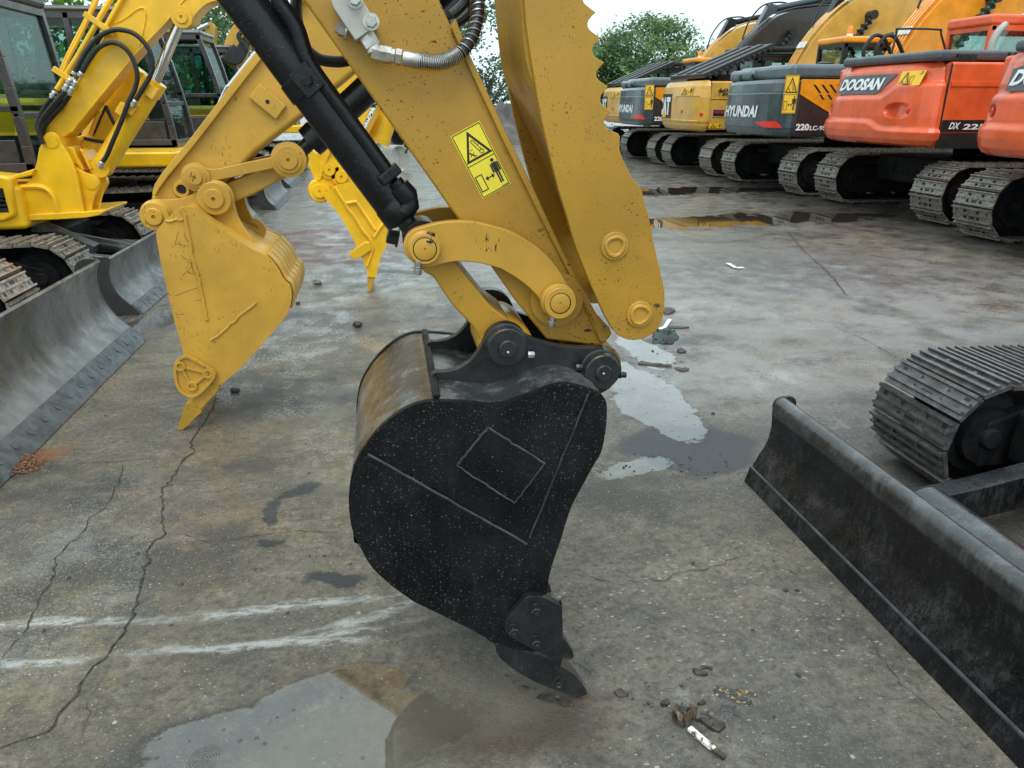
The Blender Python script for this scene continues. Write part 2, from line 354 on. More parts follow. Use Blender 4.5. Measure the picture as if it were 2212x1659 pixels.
# ------------------------------------------------------------------ ground
def build_ground():
    n = NT('wet_concrete_yard'); P = n.tc.outputs['Object']
    wn = n.n('ShaderNodeTexNoise'); wn.inputs['Scale'].default_value = 3.; wn.inputs['Detail'].default_value = 9; wn.inputs['Roughness'].default_value = .62; n.l(P, wn.inputs[0])
    sub = n.n('ShaderNodeVectorMath', operation='SUBTRACT'); n.l(wn.outputs['Color'], sub.inputs[0]); sub.inputs[1].default_value = (.5, .5, .5)
    def warp(a):
        sc = n.n('ShaderNodeVectorMath', operation='SCALE'); n.l(sub.outputs[0], sc.inputs[0]); sc.inputs['Scale'].default_value = a
        ad = n.n('ShaderNodeVectorMath', operation='ADD'); n.l(P, ad.inputs[0]); n.l(sc.outputs[0], ad.inputs[1]); return ad.outputs[0]
    W1 = warp(.35); W2 = warp(1.6); W0 = warp(.1)
    def ell(c, rx, ry, ang=0., src=None, soft=.25, px=True):
        g = PG(c) if px else Vector((c[0], c[1], 0))
        s1 = n.n('ShaderNodeVectorMath', operation='SUBTRACT'); n.l(src or W1, s1.inputs[0]); s1.inputs[1].default_value = (g.x, g.y, 0)
        m = n.n('ShaderNodeMapping', vector_type='TEXTURE'); m.inputs['Rotation'].default_value = (0, 0, ang); m.inputs['Scale'].default_value = (rx, ry, 1e6)
        n.l(s1.outputs[0], m.inputs[0])
        ln = n.n('ShaderNodeVectorMath', operation='LENGTH'); n.l(m.outputs[0], ln.inputs[0])
        return n.ramp(ln.outputs['Value'], 1-soft, 1+soft, 1, 0)
    def mx(*a):
        r = a[0]
        for b in a[1:]: r = n.math('MAXIMUM', r, b)
        return r
    mul = lambda a, b: n.math('MULTIPLY', a, b)
    # colour
    big = n.ramp(n.noise(.55, 5, .6, W1), .36, .64)
    c = n.mix(big, (.105, .098, .086), (.205, .170, .112))
    c = n.mix(mul(n.ramp(n.noise(1.7, 6, .65), .50, .70), .7), c, (.085, .085, .085))
    c = n.mix(mul(n.ramp(n.noise(.9, 4, .6, n.mapv((1, 1, 1), loc=(7, 3, 0))), .56, .72), .55), c, (.23, .155, .09))
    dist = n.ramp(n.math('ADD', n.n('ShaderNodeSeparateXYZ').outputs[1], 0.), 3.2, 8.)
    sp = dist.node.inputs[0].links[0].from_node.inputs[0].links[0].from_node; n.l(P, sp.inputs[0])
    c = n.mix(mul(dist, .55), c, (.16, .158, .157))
    med = n.noise(5.5, 8, .78); c = n.mix(mul(n.ramp(med, .50, .64), .7), c, (.065, .062, .058)); c = n.mix(mul(n.ramp(med, .47, .36), .5), c, (.27, .25, .21))
    c = n.mix(mul(n.ramp(n.noise(30, 8, .85), .46, .60), .75), c, (.045, .041, .036)); c = n.mix(mul(n.ramp(n.noise(85, 6, .85), .52, .62), .6), c, (.035, .032, .030))
    c = n.mix(mul(mul(n.ramp(n.noise(1.15, 7, .72, n.mapv((1, 1.6, 1), loc=(11, 5, 0))), .50, .62), n.ramp(sp.outputs[1], 1.2, 3.0, .55, 1.)), .85), c, (.040, .038, .037))
    c = n.mix(mul(n.ramp(n.noise(2.4, 8, .8, n.mapv((1, 1.9, 1), loc=(2, 8, 4))), .50, .60), .55), c, (.060, .054, .045))
    gr = n.ramp(n.noise(120, 4, .8), .56, .66); c = n.mix(mul(gr, .65), c, (.42, .39, .33))
    v = n.vor(48, n.mapv((1, 1.3, 1))); pb = mul(n.ramp(v.outputs['Distance'], .14, .24, 1, 0), n.ramp(v.outputs['Color'], .72, .74))
    c = n.mix(mul(pb, .8), c, n.mix(n.noise(11), (.32, .25, .17), (.40, .39, .36)))
    v2 = n.vor(30, n.mapv((1.5, 1, 1), (0, 0, .5))); pb2 = mul(n.ramp(v2.outputs['Distance'], .08, .14, 1, 0), n.ramp(v2.outputs['Color'], .80, .82))
    c = n.mix(mul(pb2, .85), c, (.018, .017, .016))
    v4 = n.vor(16); pb4 = mul(n.ramp(v4.outputs['Distance'], .07, .13, 1, 0), n.ramp(v4.outputs['Color'], .88, .9))
    c = n.mix(mul(pb4, .7), c, (.42, .41, .37))
    # white scrapes, then paler concrete with wet sheen painted in
    tex = n.ramp(n.noise(1, 7, .8, n.mapv((9, 60, 1), (0, 0, R(8)))), .44, .62)
    tex2 = n.ramp(n.noise(26, 6, .8), .42, .6)
    def streak(a, b, wpx, s=.5):
        A = PG(a); B = PG(b); mid = (A+B)/2; d = B-A
        return ell((mid.x, mid.y), d.length/2, wpx, math.atan2(d.y, d.x), W0, s, False)
    ws = mx(streak((-60, 1352), (330, 1342), .022), streak((300, 1345), (840, 1288), .026), streak((280, 1412), (860, 1375), .02), streak((-60, 1440), (200, 1425), .018),
            streak((640, 1378), (900, 1300), .022, .7), streak((560, 1395), (880, 1340), .014, .8))
    ws = mul(mul(ws, n.ramp(n.noise(20, 7, .8, n.mapv((.5, 1.5, 1), (0, 0, R(6)))), .40, .58)), n.ramp(n.noise(4.5, 4, .6), .28, .46))
    c = n.mix(mul(ws, .62), c, (.46, .47, .46))
    v7 = n.vor(42, n.mapv((.7, 1.5, 1), (0, 0, R(-28)))); s7 = n.n('ShaderNodeSeparateColor'); n.l(v7.outputs['Color'], s7.inputs[0])
    fl7 = mul(n.ramp(v7.outputs['Distance'], .12, .30, 1, 0), n.ramp(s7.outputs[0], .5, .55))
    wp = mul(mx(ell((1320, 1340), .42, .16, R(-35), W1, .7), ell((1480, 1250), .45, .22, R(10), W1, .7), ell((1640, 1560), .35, .05, R(-50), W0, .5), ell((1420, 1640), .3, .03, R(-48), W0, .5), ell((760, 1300), .3, .06, 0, W1, .6), ell((1750, 1350), .5, .3, 0, W1, .8)),
             n.math('MULTIPLY', fl7, n.ramp(n.noise(14, 6, .8), .42, .56)))
    c = n.mix(mul(wp, .75), c, (.50, .48, .42))
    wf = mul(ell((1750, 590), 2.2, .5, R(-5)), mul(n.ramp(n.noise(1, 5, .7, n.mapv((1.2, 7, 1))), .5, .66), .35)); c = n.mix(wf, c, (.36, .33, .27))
    lt = mul(mx(ell((1850, 640), 2.6, 1.5, 0, W2, .5), ell((1500, 780), .9, .8, 0, W1, .6), ell((1250, 560), 1.2, 1.6, 0, W1, .6)), n.ramp(n.noise(2.6, 7, .75), .34, .58)); c = n.mix(mul(lt, .7), c, (.25, .245, .242))  # lighter concrete, with the wet sky sheen painted into its colour
    # stains, puddle tint, darker ground under the machine rows
    red = mul(mx(ell((745, 548), .62, .75), ell((700, 520), .9, 1.1, .4), ell((930, 520), .5, .7)), n.ramp(n.noise(6, 5), .32, .56)); c = n.mix(mul(red, .85), c, (.085, .032, .026))
    rsd = ell((10, 1010), .26, .09, .7, W0, .5); c = n.mix(mul(rsd, .8), c, (.23, .10, .055))
    asp = mx(ell((640, 1070), .115, .05, .75, W1, .2), ell((590, 1115), .05, .09, .3, W1, .2), ell((735, 1252), .15, .035, 0, W1, .2), ell((585, 1175), .04, .035, 0, W1, .3))
    c = n.mix(mul(asp, .95), c, n.mix(n.noise(70, 5, .8), (.010,.011,.013), (.045,.048,.054)))
    mud = mx(ell((1500, 950), .34, .2, R(-12), W1, .3), ell((1330, 985), .15, .07, 0, W1, .4), ell((1660, 590), 1.5, .75, R(-10), W2, .6), ell((1480, 735), .35, .12, 0, W1, .4), ell((760, 690), 1.5, .35, 0, W2, .5),
             ell((620, 860), .5, .2, 0, W1, .5), ell((1870, 600), 1.2, .35, 0, W2, .5), ell((550, 1560), .3, .12, .2, W1, .5))
    mudk = mul(mud, n.ramp(n.noise(4.5, 6, .7), .36, .58)); c = n.mix(mul(mudk, .72), c, (.050, .050, .053))
    slab = ell((1490, 965), .34, .26, R(-12), W1, .10); c = n.mix(mul(slab, .96), c, n.mix(n.noise(60, 5, .8), (.022,.023,.026), (.075,.078,.085)))
    brown = mx(ell((1600, 476), 2.6, .55, R(4), W2, .25), ell((1480, 412), 2.2, .6, 0, W2, .25), ell((1100, 1560), .3, .14, 0, W1, .5))
    c = n.mix(mul(brown, .8), c, (.055, .036, .022))
    pudc = mx(ell((760, 1625), .30, .16, R(8), W0, .35), ell((1000, 1520), .28, .12, R(10), W0, .5)); c = n.mix(mul(pudc, .55), c, (.15, .135, .10))
    under = mx(ell((8.4, 10.5), 1.9, 9., 0, W2, .3, False), ell((-3.2, 9), 1.0, 7, 0, W2, .3, False)); c = n.mix(mul(under, .8), c, (.035, .032, .030))  # ground colour darkened beneath both machine rows
    hv = n.n('ShaderNodeHueSaturation'); hv.inputs['Value'].default_value = 1.22; hv.inputs['Saturation'].default_value = 1.22; n.l(c, hv.inputs['Color']); c = hv.outputs[0]
    grz = mx(ell((1650, 1450), 1.1, .7, 0, W1, .6), ell((1700, 800), 2.2, 1.6, 0, W2, .5)); bwc = n.n('ShaderNodeRGBToBW'); n.l(c, bwc.inputs[0]); cc_ = n.n('ShaderNodeCombineColor'); [n.l(bwc.outputs[0], cc_.inputs[i]) for i in range(3)]
    c = n.mix(mul(grz, .4), c, cc_.outputs[0])
    COLOR = c
    # water
    pud = mx(ell((1395, 855), .20, .62, R(4), W1, .16), ell((1395, 760), .14, .35, R(4), W1, .2), ell((1370, 1010), .20, .06, R(10), W1, .5), ell((705, 1505), .24, .10, R(14), W0, .2), ell((480, 1575), .20, .07, R(10), W0, .4),
             ell((640, 1630), .48, .16, R(8), W0, .25), ell((1600, 476), 2.5, .5, R(4), W2, .2), ell((1480, 412), 2.2, .6, 0, W2, .2), ell((1250, 560), .6, .5, 0, W2, .3),
             ell((345, 690), .18, .42, R(-20), W0, .3))
    sheen = n.ramp(n.noise(.7, 5, .6, n.mapv((1, 1.2, 1), loc=(3, 9, 1))), .36, .66)
    farw = n.ramp(sp.outputs[1], 2.2, 6.5); nearL = ell((60, 1250), .5, .9, 0, W1, .6)
    wet = n.math('MAXIMUM', mul(sheen, n.ramp(sp.outputs[1], 1., 6., .35, 1.)), n.math('MAXIMUM', mul(farw, .6), mul(nearL, .8)))
    rg = n.ramp(wet, 0, 1, .6, .34, False)
    rg2 = n.math('ADD', rg, n.ramp(n.noise(60, 4, .7), .3, .7, -.1, .12))
    filmr = n.math('MULTIPLY', n.ramp(n.math('ADD', n.math('MULTIPLY', n.noise(60, 5, .85), .6), n.math('MULTIPLY', n.noise(3.2, 6, .7), .4)), .475, .545), n.ramp(wet, .2, .75))
    r3_ = n.n('ShaderNodeMix', data_type='FLOAT'); n.l(filmr, r3_.inputs[0]); n.l(rg2, r3_.inputs[2]); r3_.inputs[3].default_value = .09; rg2 = r3_.outputs[0]
    bub = n.vor(46); bb = mul(mul(n.ramp(bub.outputs['Distance'], .10, .16), n.ramp(bub.outputs['Distance'], .26, .34, 1, 0)), n.ramp(bub.outputs['Color'], .80, .83))
    pudm = n.ramp(n.math('ADD', pud, mul(n.math('SUBTRACT', n.noise(13, 9, .82), .5), 2.4)), .36, .66)
    pudm = mul(pudm, n.ramp(pud, .02, .12))
    pudm = n.math('MULTIPLY', pudm, n.math('SUBTRACT', 1., mul(bb, .8)))
    rmix = n.n('ShaderNodeMix', data_type='FLOAT'); n.l(pudm, rmix.inputs[0]); n.l(rg2, rmix.inputs[2]); rmix.inputs[3].default_value = .035
    damp = mul(n.ramp(n.math('ADD', pud, mul(n.math('SUBTRACT', n.noise(8, 7, .75), .5), 1.1)), .02, .40), .42)
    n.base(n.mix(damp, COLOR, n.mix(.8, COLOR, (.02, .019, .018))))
    n.set(Roughness=rmix.outputs[0], Specular_IOR_Level=.5)
    n.set(Coat_Weight=n.math('MAXIMUM', filmr, mul(pudm, .9)), Coat_Roughness=n.ramp(pudm, 0, 1, .10, .02, False), Coat_IOR=1.68)
    h = n.math('ADD', n.noise(95, 6, .75), n.math('MULTIPLY', n.noise(17, 4, .6), 1.1))
    h = n.math('ADD', h, mul(pb, .5)); h = n.math('SUBTRACT', h, mul(asp, -1.2))
    h = n.math('ADD', h, mul(mudk, n.noise(40, 5, .8)))
    inv = n.ramp(n.math('MAXIMUM', pudm, mul(filmr, .75)), 0, 1, 1., .0, False)
    bm = n.n('ShaderNodeBump'); bm.inputs['Distance'].default_value = .009; n.l(mul(inv, .8), bm.inputs['Strength']); n.l(h, bm.inputs['Height'])
    # rain ring in the near puddle
    g = PG((440, 1640)); dv = n.n('ShaderNodeVectorMath', operation='DISTANCE'); n.l(P, dv.inputs[0]); dv.inputs[1].default_value = (g.x, g.y, 0)
    ring = mul(n.math('SINE', mul(dv.outputs['Value'], 900.)), n.ramp(dv.outputs['Value'], .035, .055, 1, 0))
    bm2 = n.bump(ring, .35, .0015, bm.outputs[0]); n.l(bm2, n.b.inputs['Normal']); n.l(bm2, n.b.inputs['Coat Normal'])
    # crack material
    k = NT('crack_fill'); k.base(k.mix(k.ramp(k.noise(60, 5), .4, .6), (.012, .011, .010), (.06, .05, .04))); k.set(Roughness=.7)
    k.set(Normal=k.bump(k.noise(120, 4), .8, .006))
    mb = MB(); S = 400; N = 2
    mb.add([(-S, -30, 0), (S, -30, 0), (S, 420, 0), (-S, 420, 0)], [(0, 1, 2, 3)], 0)
    q0 = D(0, 1536, 1024); qs = D(0, 2300, 1400); rc = D(1800, 2200, 1024)
    cr = []
    cr.append(([q0(*p) for p in [(1870,90),(1840,200),(1780,320),(1700,430),(1650,520),(1680,590),(1600,640),(1540,740),(1480,840),(1400,920),(1410,1060),(1390,1200),(1430,1300),(1340,1350),(1270,1450),(1290,1550),(1240,1659)]]
               +[qs(*p) for p in [(830,280),(770,390),(690,500),(560,620),(500,700),(480,770),(370,880),(310,990),(200,1030),(50,1080),(-80,1130)]], .0075))
    cr.append(([q0(*p) for p in [(1060,670),(1060,750),(980,930),(960,1000),(900,1080),(760,1180),(740,1260),(680,1340),(600,1370),(500,1480),(460,1600),(470,1659)]]
               +[qs(*p) for p in [(260,130),(240,200),(180,300),(150,370),(60,470),(-40,580)]], .004))
    cr.append(([q0(*p) for p in [(300,740),(480,720),(800,680),(1060,670),(1250,650),(1400,650),(1600,630)]], .003))
    cr.append(([q0(*p) for p in [(1450,1310),(1600,1300),(1700,1350),(1830,1370),(1990,1350),(2212,1310),(2600,1270),(3000,1290)]], .0028))
    cr.append(([q0(*p) for p in [(600,1370),(560,1345),(480,1330),(420,1330)]], .0016))
    cr.append(([rc(*p) for p in [(860,160),(970,165),(1100,220),(1200,230),(1300,265),(1450,310),(1600,280),(1750,265),(1850,275),(1920,220),(2060,180),(2212,175),(2500,60),(2700,40)]], .0028))
    cr.append(([qs(*p) for p in [(720,540),(630,690),(560,780),(550,850),(560,900),(520,1020),(400,1130),(380,1220)]], .0016))
    cr.append(([(1860, 1350), (1900, 1420), (1960, 1490), (2050, 1560), (2090, 1600)], .0016))
    cr.append(([(1700, 500), (1740, 545), (1790, 590), (1830, 640)], .012))
    cr.append(([(1790, 700), (1880, 740), (1940, 775)], .004))
    cr.append(([(700, 585), (690, 600), (760, 604)], .003))
    rnd = random.Random(3)
    for pts, wd in cr:
        P3 = [PG(p) for p in pts]; P2 = []
        for a, b in zip(P3[:-1], P3[1:]):
            L = (b-a).length; m = max(2, int(L/.02)); nr = Vector((-(b-a).y, (b-a).x, 0)).normalized()
            for i in range(m): P2.append(a.lerp(b, i/m)+nr*rnd.gauss(0, .0042 if i else 0)*(1 if wd < .01 else 2))
        P2.append(P3[-1]); vs = []; N = len(P2)
        for i, p in enumerate(P2):
            t = (P2[min(i+1, N-1)]-P2[max(0, i-1)]); nr = Vector((-t.y, t.x, 0)).normalized()
            ww = wd*.5*(.35+1.1*rnd.random())*min(1, (i+1)/6, (N-i)/6)
            vs += [p+nr*ww+Vector((0, 0, .003)), p-nr*ww*(.5+rnd.random())+Vector((0, 0, .003))]
        mb.add(vs, [(2*i+1, 2*i+3, 2*i+2, 2*i) for i in range(N-1)], 1)
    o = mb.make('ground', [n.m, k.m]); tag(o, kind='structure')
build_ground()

# ------------------------------------------------------------------ lettering and decals
_tc = {}
def text2d(s, size=1., bold=.0, shear=0.):
    key = (s, bold, shear)
    if key not in _tc:
        cu = bpy.data.curves.new('t', 'FONT'); cu.body = s; cu.size = 1; cu.offset = bold; cu.shear = shear; cu.resolution_u = 3
        ob = bpy.data.objects.new('t', cu); COL.objects.link(ob)
        dg = bpy.context.evaluated_depsgraph_get(); me = ob.evaluated_get(dg).to_mesh()
        vs = [(v.co.x, v.co.y) for v in me.vertices]; fs = [tuple(p.vertices) for p in me.polygons]
        ob.evaluated_get(dg).to_mesh_clear(); bpy.data.objects.remove(ob); bpy.data.curves.remove(cu)
        x0 = min(v[0] for v in vs); x1 = max(v[0] for v in vs); y0 = min(v[1] for v in vs); y1 = max(v[1] for v in vs)
        _tc[key] = ([((a-x0)/(x1-x0), (b-y0)/(y1-y0)) for a, b in vs], fs)
    return _tc[key]
def put_text(mb, s, fn, u0, v0, u1, v1, lift, mi, bold=.02, shear=0., slant=0.):
    vs, fs = text2d(s, 1, bold, shear)
    mb.add([fn(u0+(u1-u0)*(a+slant*b), v0+(v1-v0)*b, lift) for a, b in vs], fs, mi, False)
def poly2(mb, fn, pts, lift, mi): mb.add([fn(a, b, lift) for a, b in pts], [tuple(range(len(pts)))], mi, False)
def stroke(mb, fn, a, b, wd, lift, mi, asp=1.):
    dx, dy = b[0]-a[0], b[1]-a[1]; L = math.hypot(dx, dy); nx, ny = -dy/L*wd/2, dx/L*wd/2
    poly2(mb, fn, [(a[0]+nx, a[1]+ny), (a[0]-nx, a[1]-ny), (b[0]-nx, b[1]-ny), (b[0]+nx, b[1]+ny)], lift, mi)
def circ(mb, fn, c, r, lift, mi): poly2(mb, fn, [(c[0]+r*math.cos(t*math.pi/8), c[1]+r*math.sin(t*math.pi/8)) for t in range(16)], lift, mi)
def ringp(mb, fn, out, inn, lift, mi):
    n = len(out)
    for i in range(n): j = (i+1) % n; poly2(mb, fn, [out[i], out[j], inn[j], inn[i]], lift, mi)
def picto(mb, fn, ox, oy, L):      # crushing triangle inside unit square, y up
    f = lambda a, b, l: fn(ox+a, oy+b, l)
    ringp(mb, f, [(.06, .08), (.94, .08), (.5, .95)], [(.17, .145), (.83, .145), (.5, .80)], L, 1)
    stroke(mb, f, (.46, .62), (.60, .24), .022, L, 1); stroke(mb, f, (.53, .66), (.68, .26), .022, L, 1); stroke(mb, f, (.46, .62), (.53, .66), .022, L, 1)
    ringp(mb, f, [(.65+.075*math.cos(t*.785), .235+.075*math.sin(t*.785)) for t in range(8)], [(.65+.055*math.cos(t*.785), .235+.055*math.sin(t*.785)) for t in range(8)], L, 1)
    circ(mb, f, (.30, .33), .028, L, 1); stroke(mb, f, (.31, .30), (.40, .20), .035, L, 1); stroke(mb, f, (.33, .28), (.26, .22), .02, L, 1); stroke(mb, f, (.39, .21), (.37, .16), .02, L, 1); stroke(mb, f, (.39, .21), (.46, .18), .02, L, 1); stroke(mb, f, (.34, .27), (.42, .30), .018, L, 1)
    stroke(mb, f, (.42, .40), (.34, .40), .016, L, 1); stroke(mb, f, (.62, .46), (.68, .50), .016, L, 1)
def keepoff(mb, fn, ox, oy, L):    # box, arrow, standing person; unit square
    f = lambda a, b, l: fn(ox+a, oy+b, l)
    ringp(mb, f, [(.08, .14), (.32, .14), (.32, .66), (.08, .66)], [(.11, .17), (.29, .17), (.29, .63), (.11, .63)], L, 1)
    stroke(mb, f, (.42, .45), (.62, .45), .035, L, 1)
    poly2(mb, f, [(.36, .45), (.45, .53), (.45, .37)], L, 1); poly2(mb, f, [(.68, .45), (.59, .37), (.59, .53)], L, 1)
    circ(mb, f, (.80, .88), .055, L, 1)
    poly2(mb, f, [(.72, .80), (.88, .80), (.87, .50), (.73, .50)], L+.0003, 1)
    for a, b in (((.69, .78), (.69, .50)), ((.91, .78), (.91, .50)), ((.765, .52), (.765, .14)), ((.835, .52), (.835, .14))): stroke(mb, f, a, b, .05, L, 1)
def warn(root, name, fn, lay, mats=None, lift=.0015):
    """fn(u,v,lift) -> point ; lay 'v' unit is 1 x 2.1, lay 'h' is 2 x 1"""
    mb = MB(); W, H = (1, 2.1) if lay == 'v' else (1.75, 1)
    poly2(mb, fn, [(0, 0), (W, 0), (W, H), (0, H)], lift, 0)
    e = .025
    if lay == 'v':
        ringp(mb, fn, [(e, e), (W-e, e), (W-e, H-e), (e, H-e)], [(e*2, e*2), (W-e*2, e*2), (W-e*2, H-e*2), (e*2, H-e*2)], lift*2, 1)
        stroke(mb, fn, (e, 1.05), (W-e, 1.05), .022, lift*2, 1)
        picto(mb, fn, 0, 1.06, lift*2.2); keepoff(mb, fn, 0, .04, lift*2.2)
    else:
        picto(mb, fn, 0, 0, lift*2); keepoff(mb, fn, .75, 0, lift*2)
    return mb.make(name, mats or [m_labc, m_ink], root)
def aff(A, Bp, Dp, W, H, nrm):
    """A top-left, B top-right, D bottom-left world points"""
    A, Bp, Dp = Vector(A), Vector(Bp), Vector(Dp); ux = (Bp-A)/W; uy = (A-Dp)/H; n = Vector(nrm)
    return lambda u, v, l: Dp+ux*u+uy*v+n*l

# ------------------------------------------------------------------ crawler tracks
def crawler(root, xa, xb, y0, y1, h, pitch, mat, o=(0, 0), front=1, bolts=True, seed=0):
    """closed loop of grouser shoes from xa to xb; children are its wheels and frame"""
    r = h/2; t0 = .05 if h > .7 else .035; rr = r-t0; wd = y1-y0; ym = (y0+y1)/2
    S = xb-xa-2*r; Lp = 2*S+2*math.pi*rr; N = max(8, round(Lp/pitch)); p = Lp/N; rnd = random.Random(seed)
    mb = MB(); gh = .028 if h > .7 else (.022 if h > .58 else .017)
    def at(s):
        s %= Lp
        if s < S: return Vector((xa+r+s, 0, t0)), Vector((1, 0, 0)), Vector((0, 0, -1))
        s -= S
        if s < math.pi*rr:
            a = -math.pi/2+s/rr; n = Vector((math.cos(a), 0, math.sin(a))); return Vector((xb-r, 0, r))+n*rr, Vector((-n.z, 0, n.x)), n
        s -= math.pi*rr
        if s < S:
            sag = -.018*math.sin(math.pi*s/S)
            return Vector((xb-r-s, 0, h-t0+sag)), Vector((-1, 0, 0)), Vector((0, 0, 1))
        s -= S; a = math.pi/2+s/rr; n = Vector((math.cos(a), 0, math.sin(a))); return Vector((xa+r, 0, r))+n*rr, Vector((-n.z, 0, n.x)), n
    Y = Vector((0, 1, 0))
    for i in range(N):
        c, t, n = at((i+.5)*p); c = c+Y*(ym+rnd.gauss(0, .003))
        mb.obox(c+n*.008, t*(p*.48), Y*(wd/2), n*.009, 0)
        for k, (f, hh) in enumerate((((-.42, gh), (0, gh*.55), (.40, gh*.8)) if h > .58 else ((-.42, gh), (-.08, gh), (.26, gh)))):
            mb.obox(c+t*(p*f)+n*(.016+hh/2), t*.007, Y*(wd/2-.004), n*(hh/2), 0)
        if bolts:
            for sy in (-.17, .17):
                for st in (-.2, .2):
                    bz = .014 if h > .7 else .009; mb.obox(c+t*(p*st)+Y*(wd*sy)+n*.022, t*bz, Y*bz, n*.006, 0 if h < .7 else 1)
            mb.obox(c+t*(p*.2)+n*.0175, t*(p*.09), Y*(wd*.07), n*.001, 2)
            for sy in (-.4, .4): mb.obox(c+t*(p*-.2)+Y*(wd*sy)+n*.0175, t*.012, Y*.012, n*.001, 2)
        # chain link below the shoe
        mb.obox(c-n*.03, t*(p*.46), Y*(wd*.13), n*.03, 1)
    off = (o[0], o[1], 0)
    tr = mb.make('crawler_track', [mat, m_dark, m_ink], root, off=off)
    q = MB(); z0 = .12*h/.9+.05
    ff = [(xa+r*.9, z0+.02), (xb-r*.9, z0+.02), (xb-r*.9, h*.62), (xb-r*1.6, h*.74), (xa+r*1.6, h*.74), (xa+r*.9, h*.62)]
    q.prism(ff, ym-wd*.36, ym+wd*.36); q.make('track_frame', m_dark, tr, bev=.01, off=off)
    for k, (xx, nm) in enumerate(((xa+r, 'idler_wheel'), (xb-r, 'drive_sprocket'))):
        q = MB(); R1 = rr-.05
        q.lathe((xx, ym-wd*.34, r), (0, 1, 0), [(0, R1*.45), (.0, R1*.62), (wd*.08, R1*.66), (wd*.09, R1*.9), (wd*.14, R1*.95), (wd*.14, R1), (wd*.54, R1), (wd*.54, R1*.95), (wd*.6, R1*.5)], 26)
        q.lathe((xx, ym-wd*.40, r), (0, 1, 0), [(0, R1*.2), (.01, R1*.24), (wd*.1, R1*.26)], 16)
        q.make(nm, m_dark, tr, off=off)
    nr = max(3, int(S/(.42 if h > .7 else .3)))
    for k in range(nr):
        q = MB(); xx = xa+r+S*(k+.5)/nr; q.lathe((xx, ym-wd*.3, z0+.045), (0, 1, 0), [(0, .05), (.0, .08*h/.9+.02), (wd*.6, .08*h/.9+.02), (wd*.6, .05)], 14); q.make('track_roller', m_dark, tr, off=off)
    return tr

def blade(root, prof, y0, y1, mat, th=.03, back=1, name='dozer_blade', off=(0,0,0)):
    """prof: (x,z) of the front face bottom to top; thickness grows towards back (+1 / -1 in x)"""
    P = smooth([tuple(p) for p in prof], 4, False); n = len(P); bk = []
    for i, p in enumerate(P):
        a = P[max(0, i-1)]; b = P[min(n-1, i+1)]; dx, dz = b[0]-a[0], b[1]-a[1]; L = math.hypot(dx, dz)
        nx, nz = dz/L*back, -dx/L*back
        bk.append((p[0]+nx*th, p[1]+nz*th))
    return MB().prism(P+bk[::-1], y0, y1).make(name, mat, root, bev=.004, off=off)


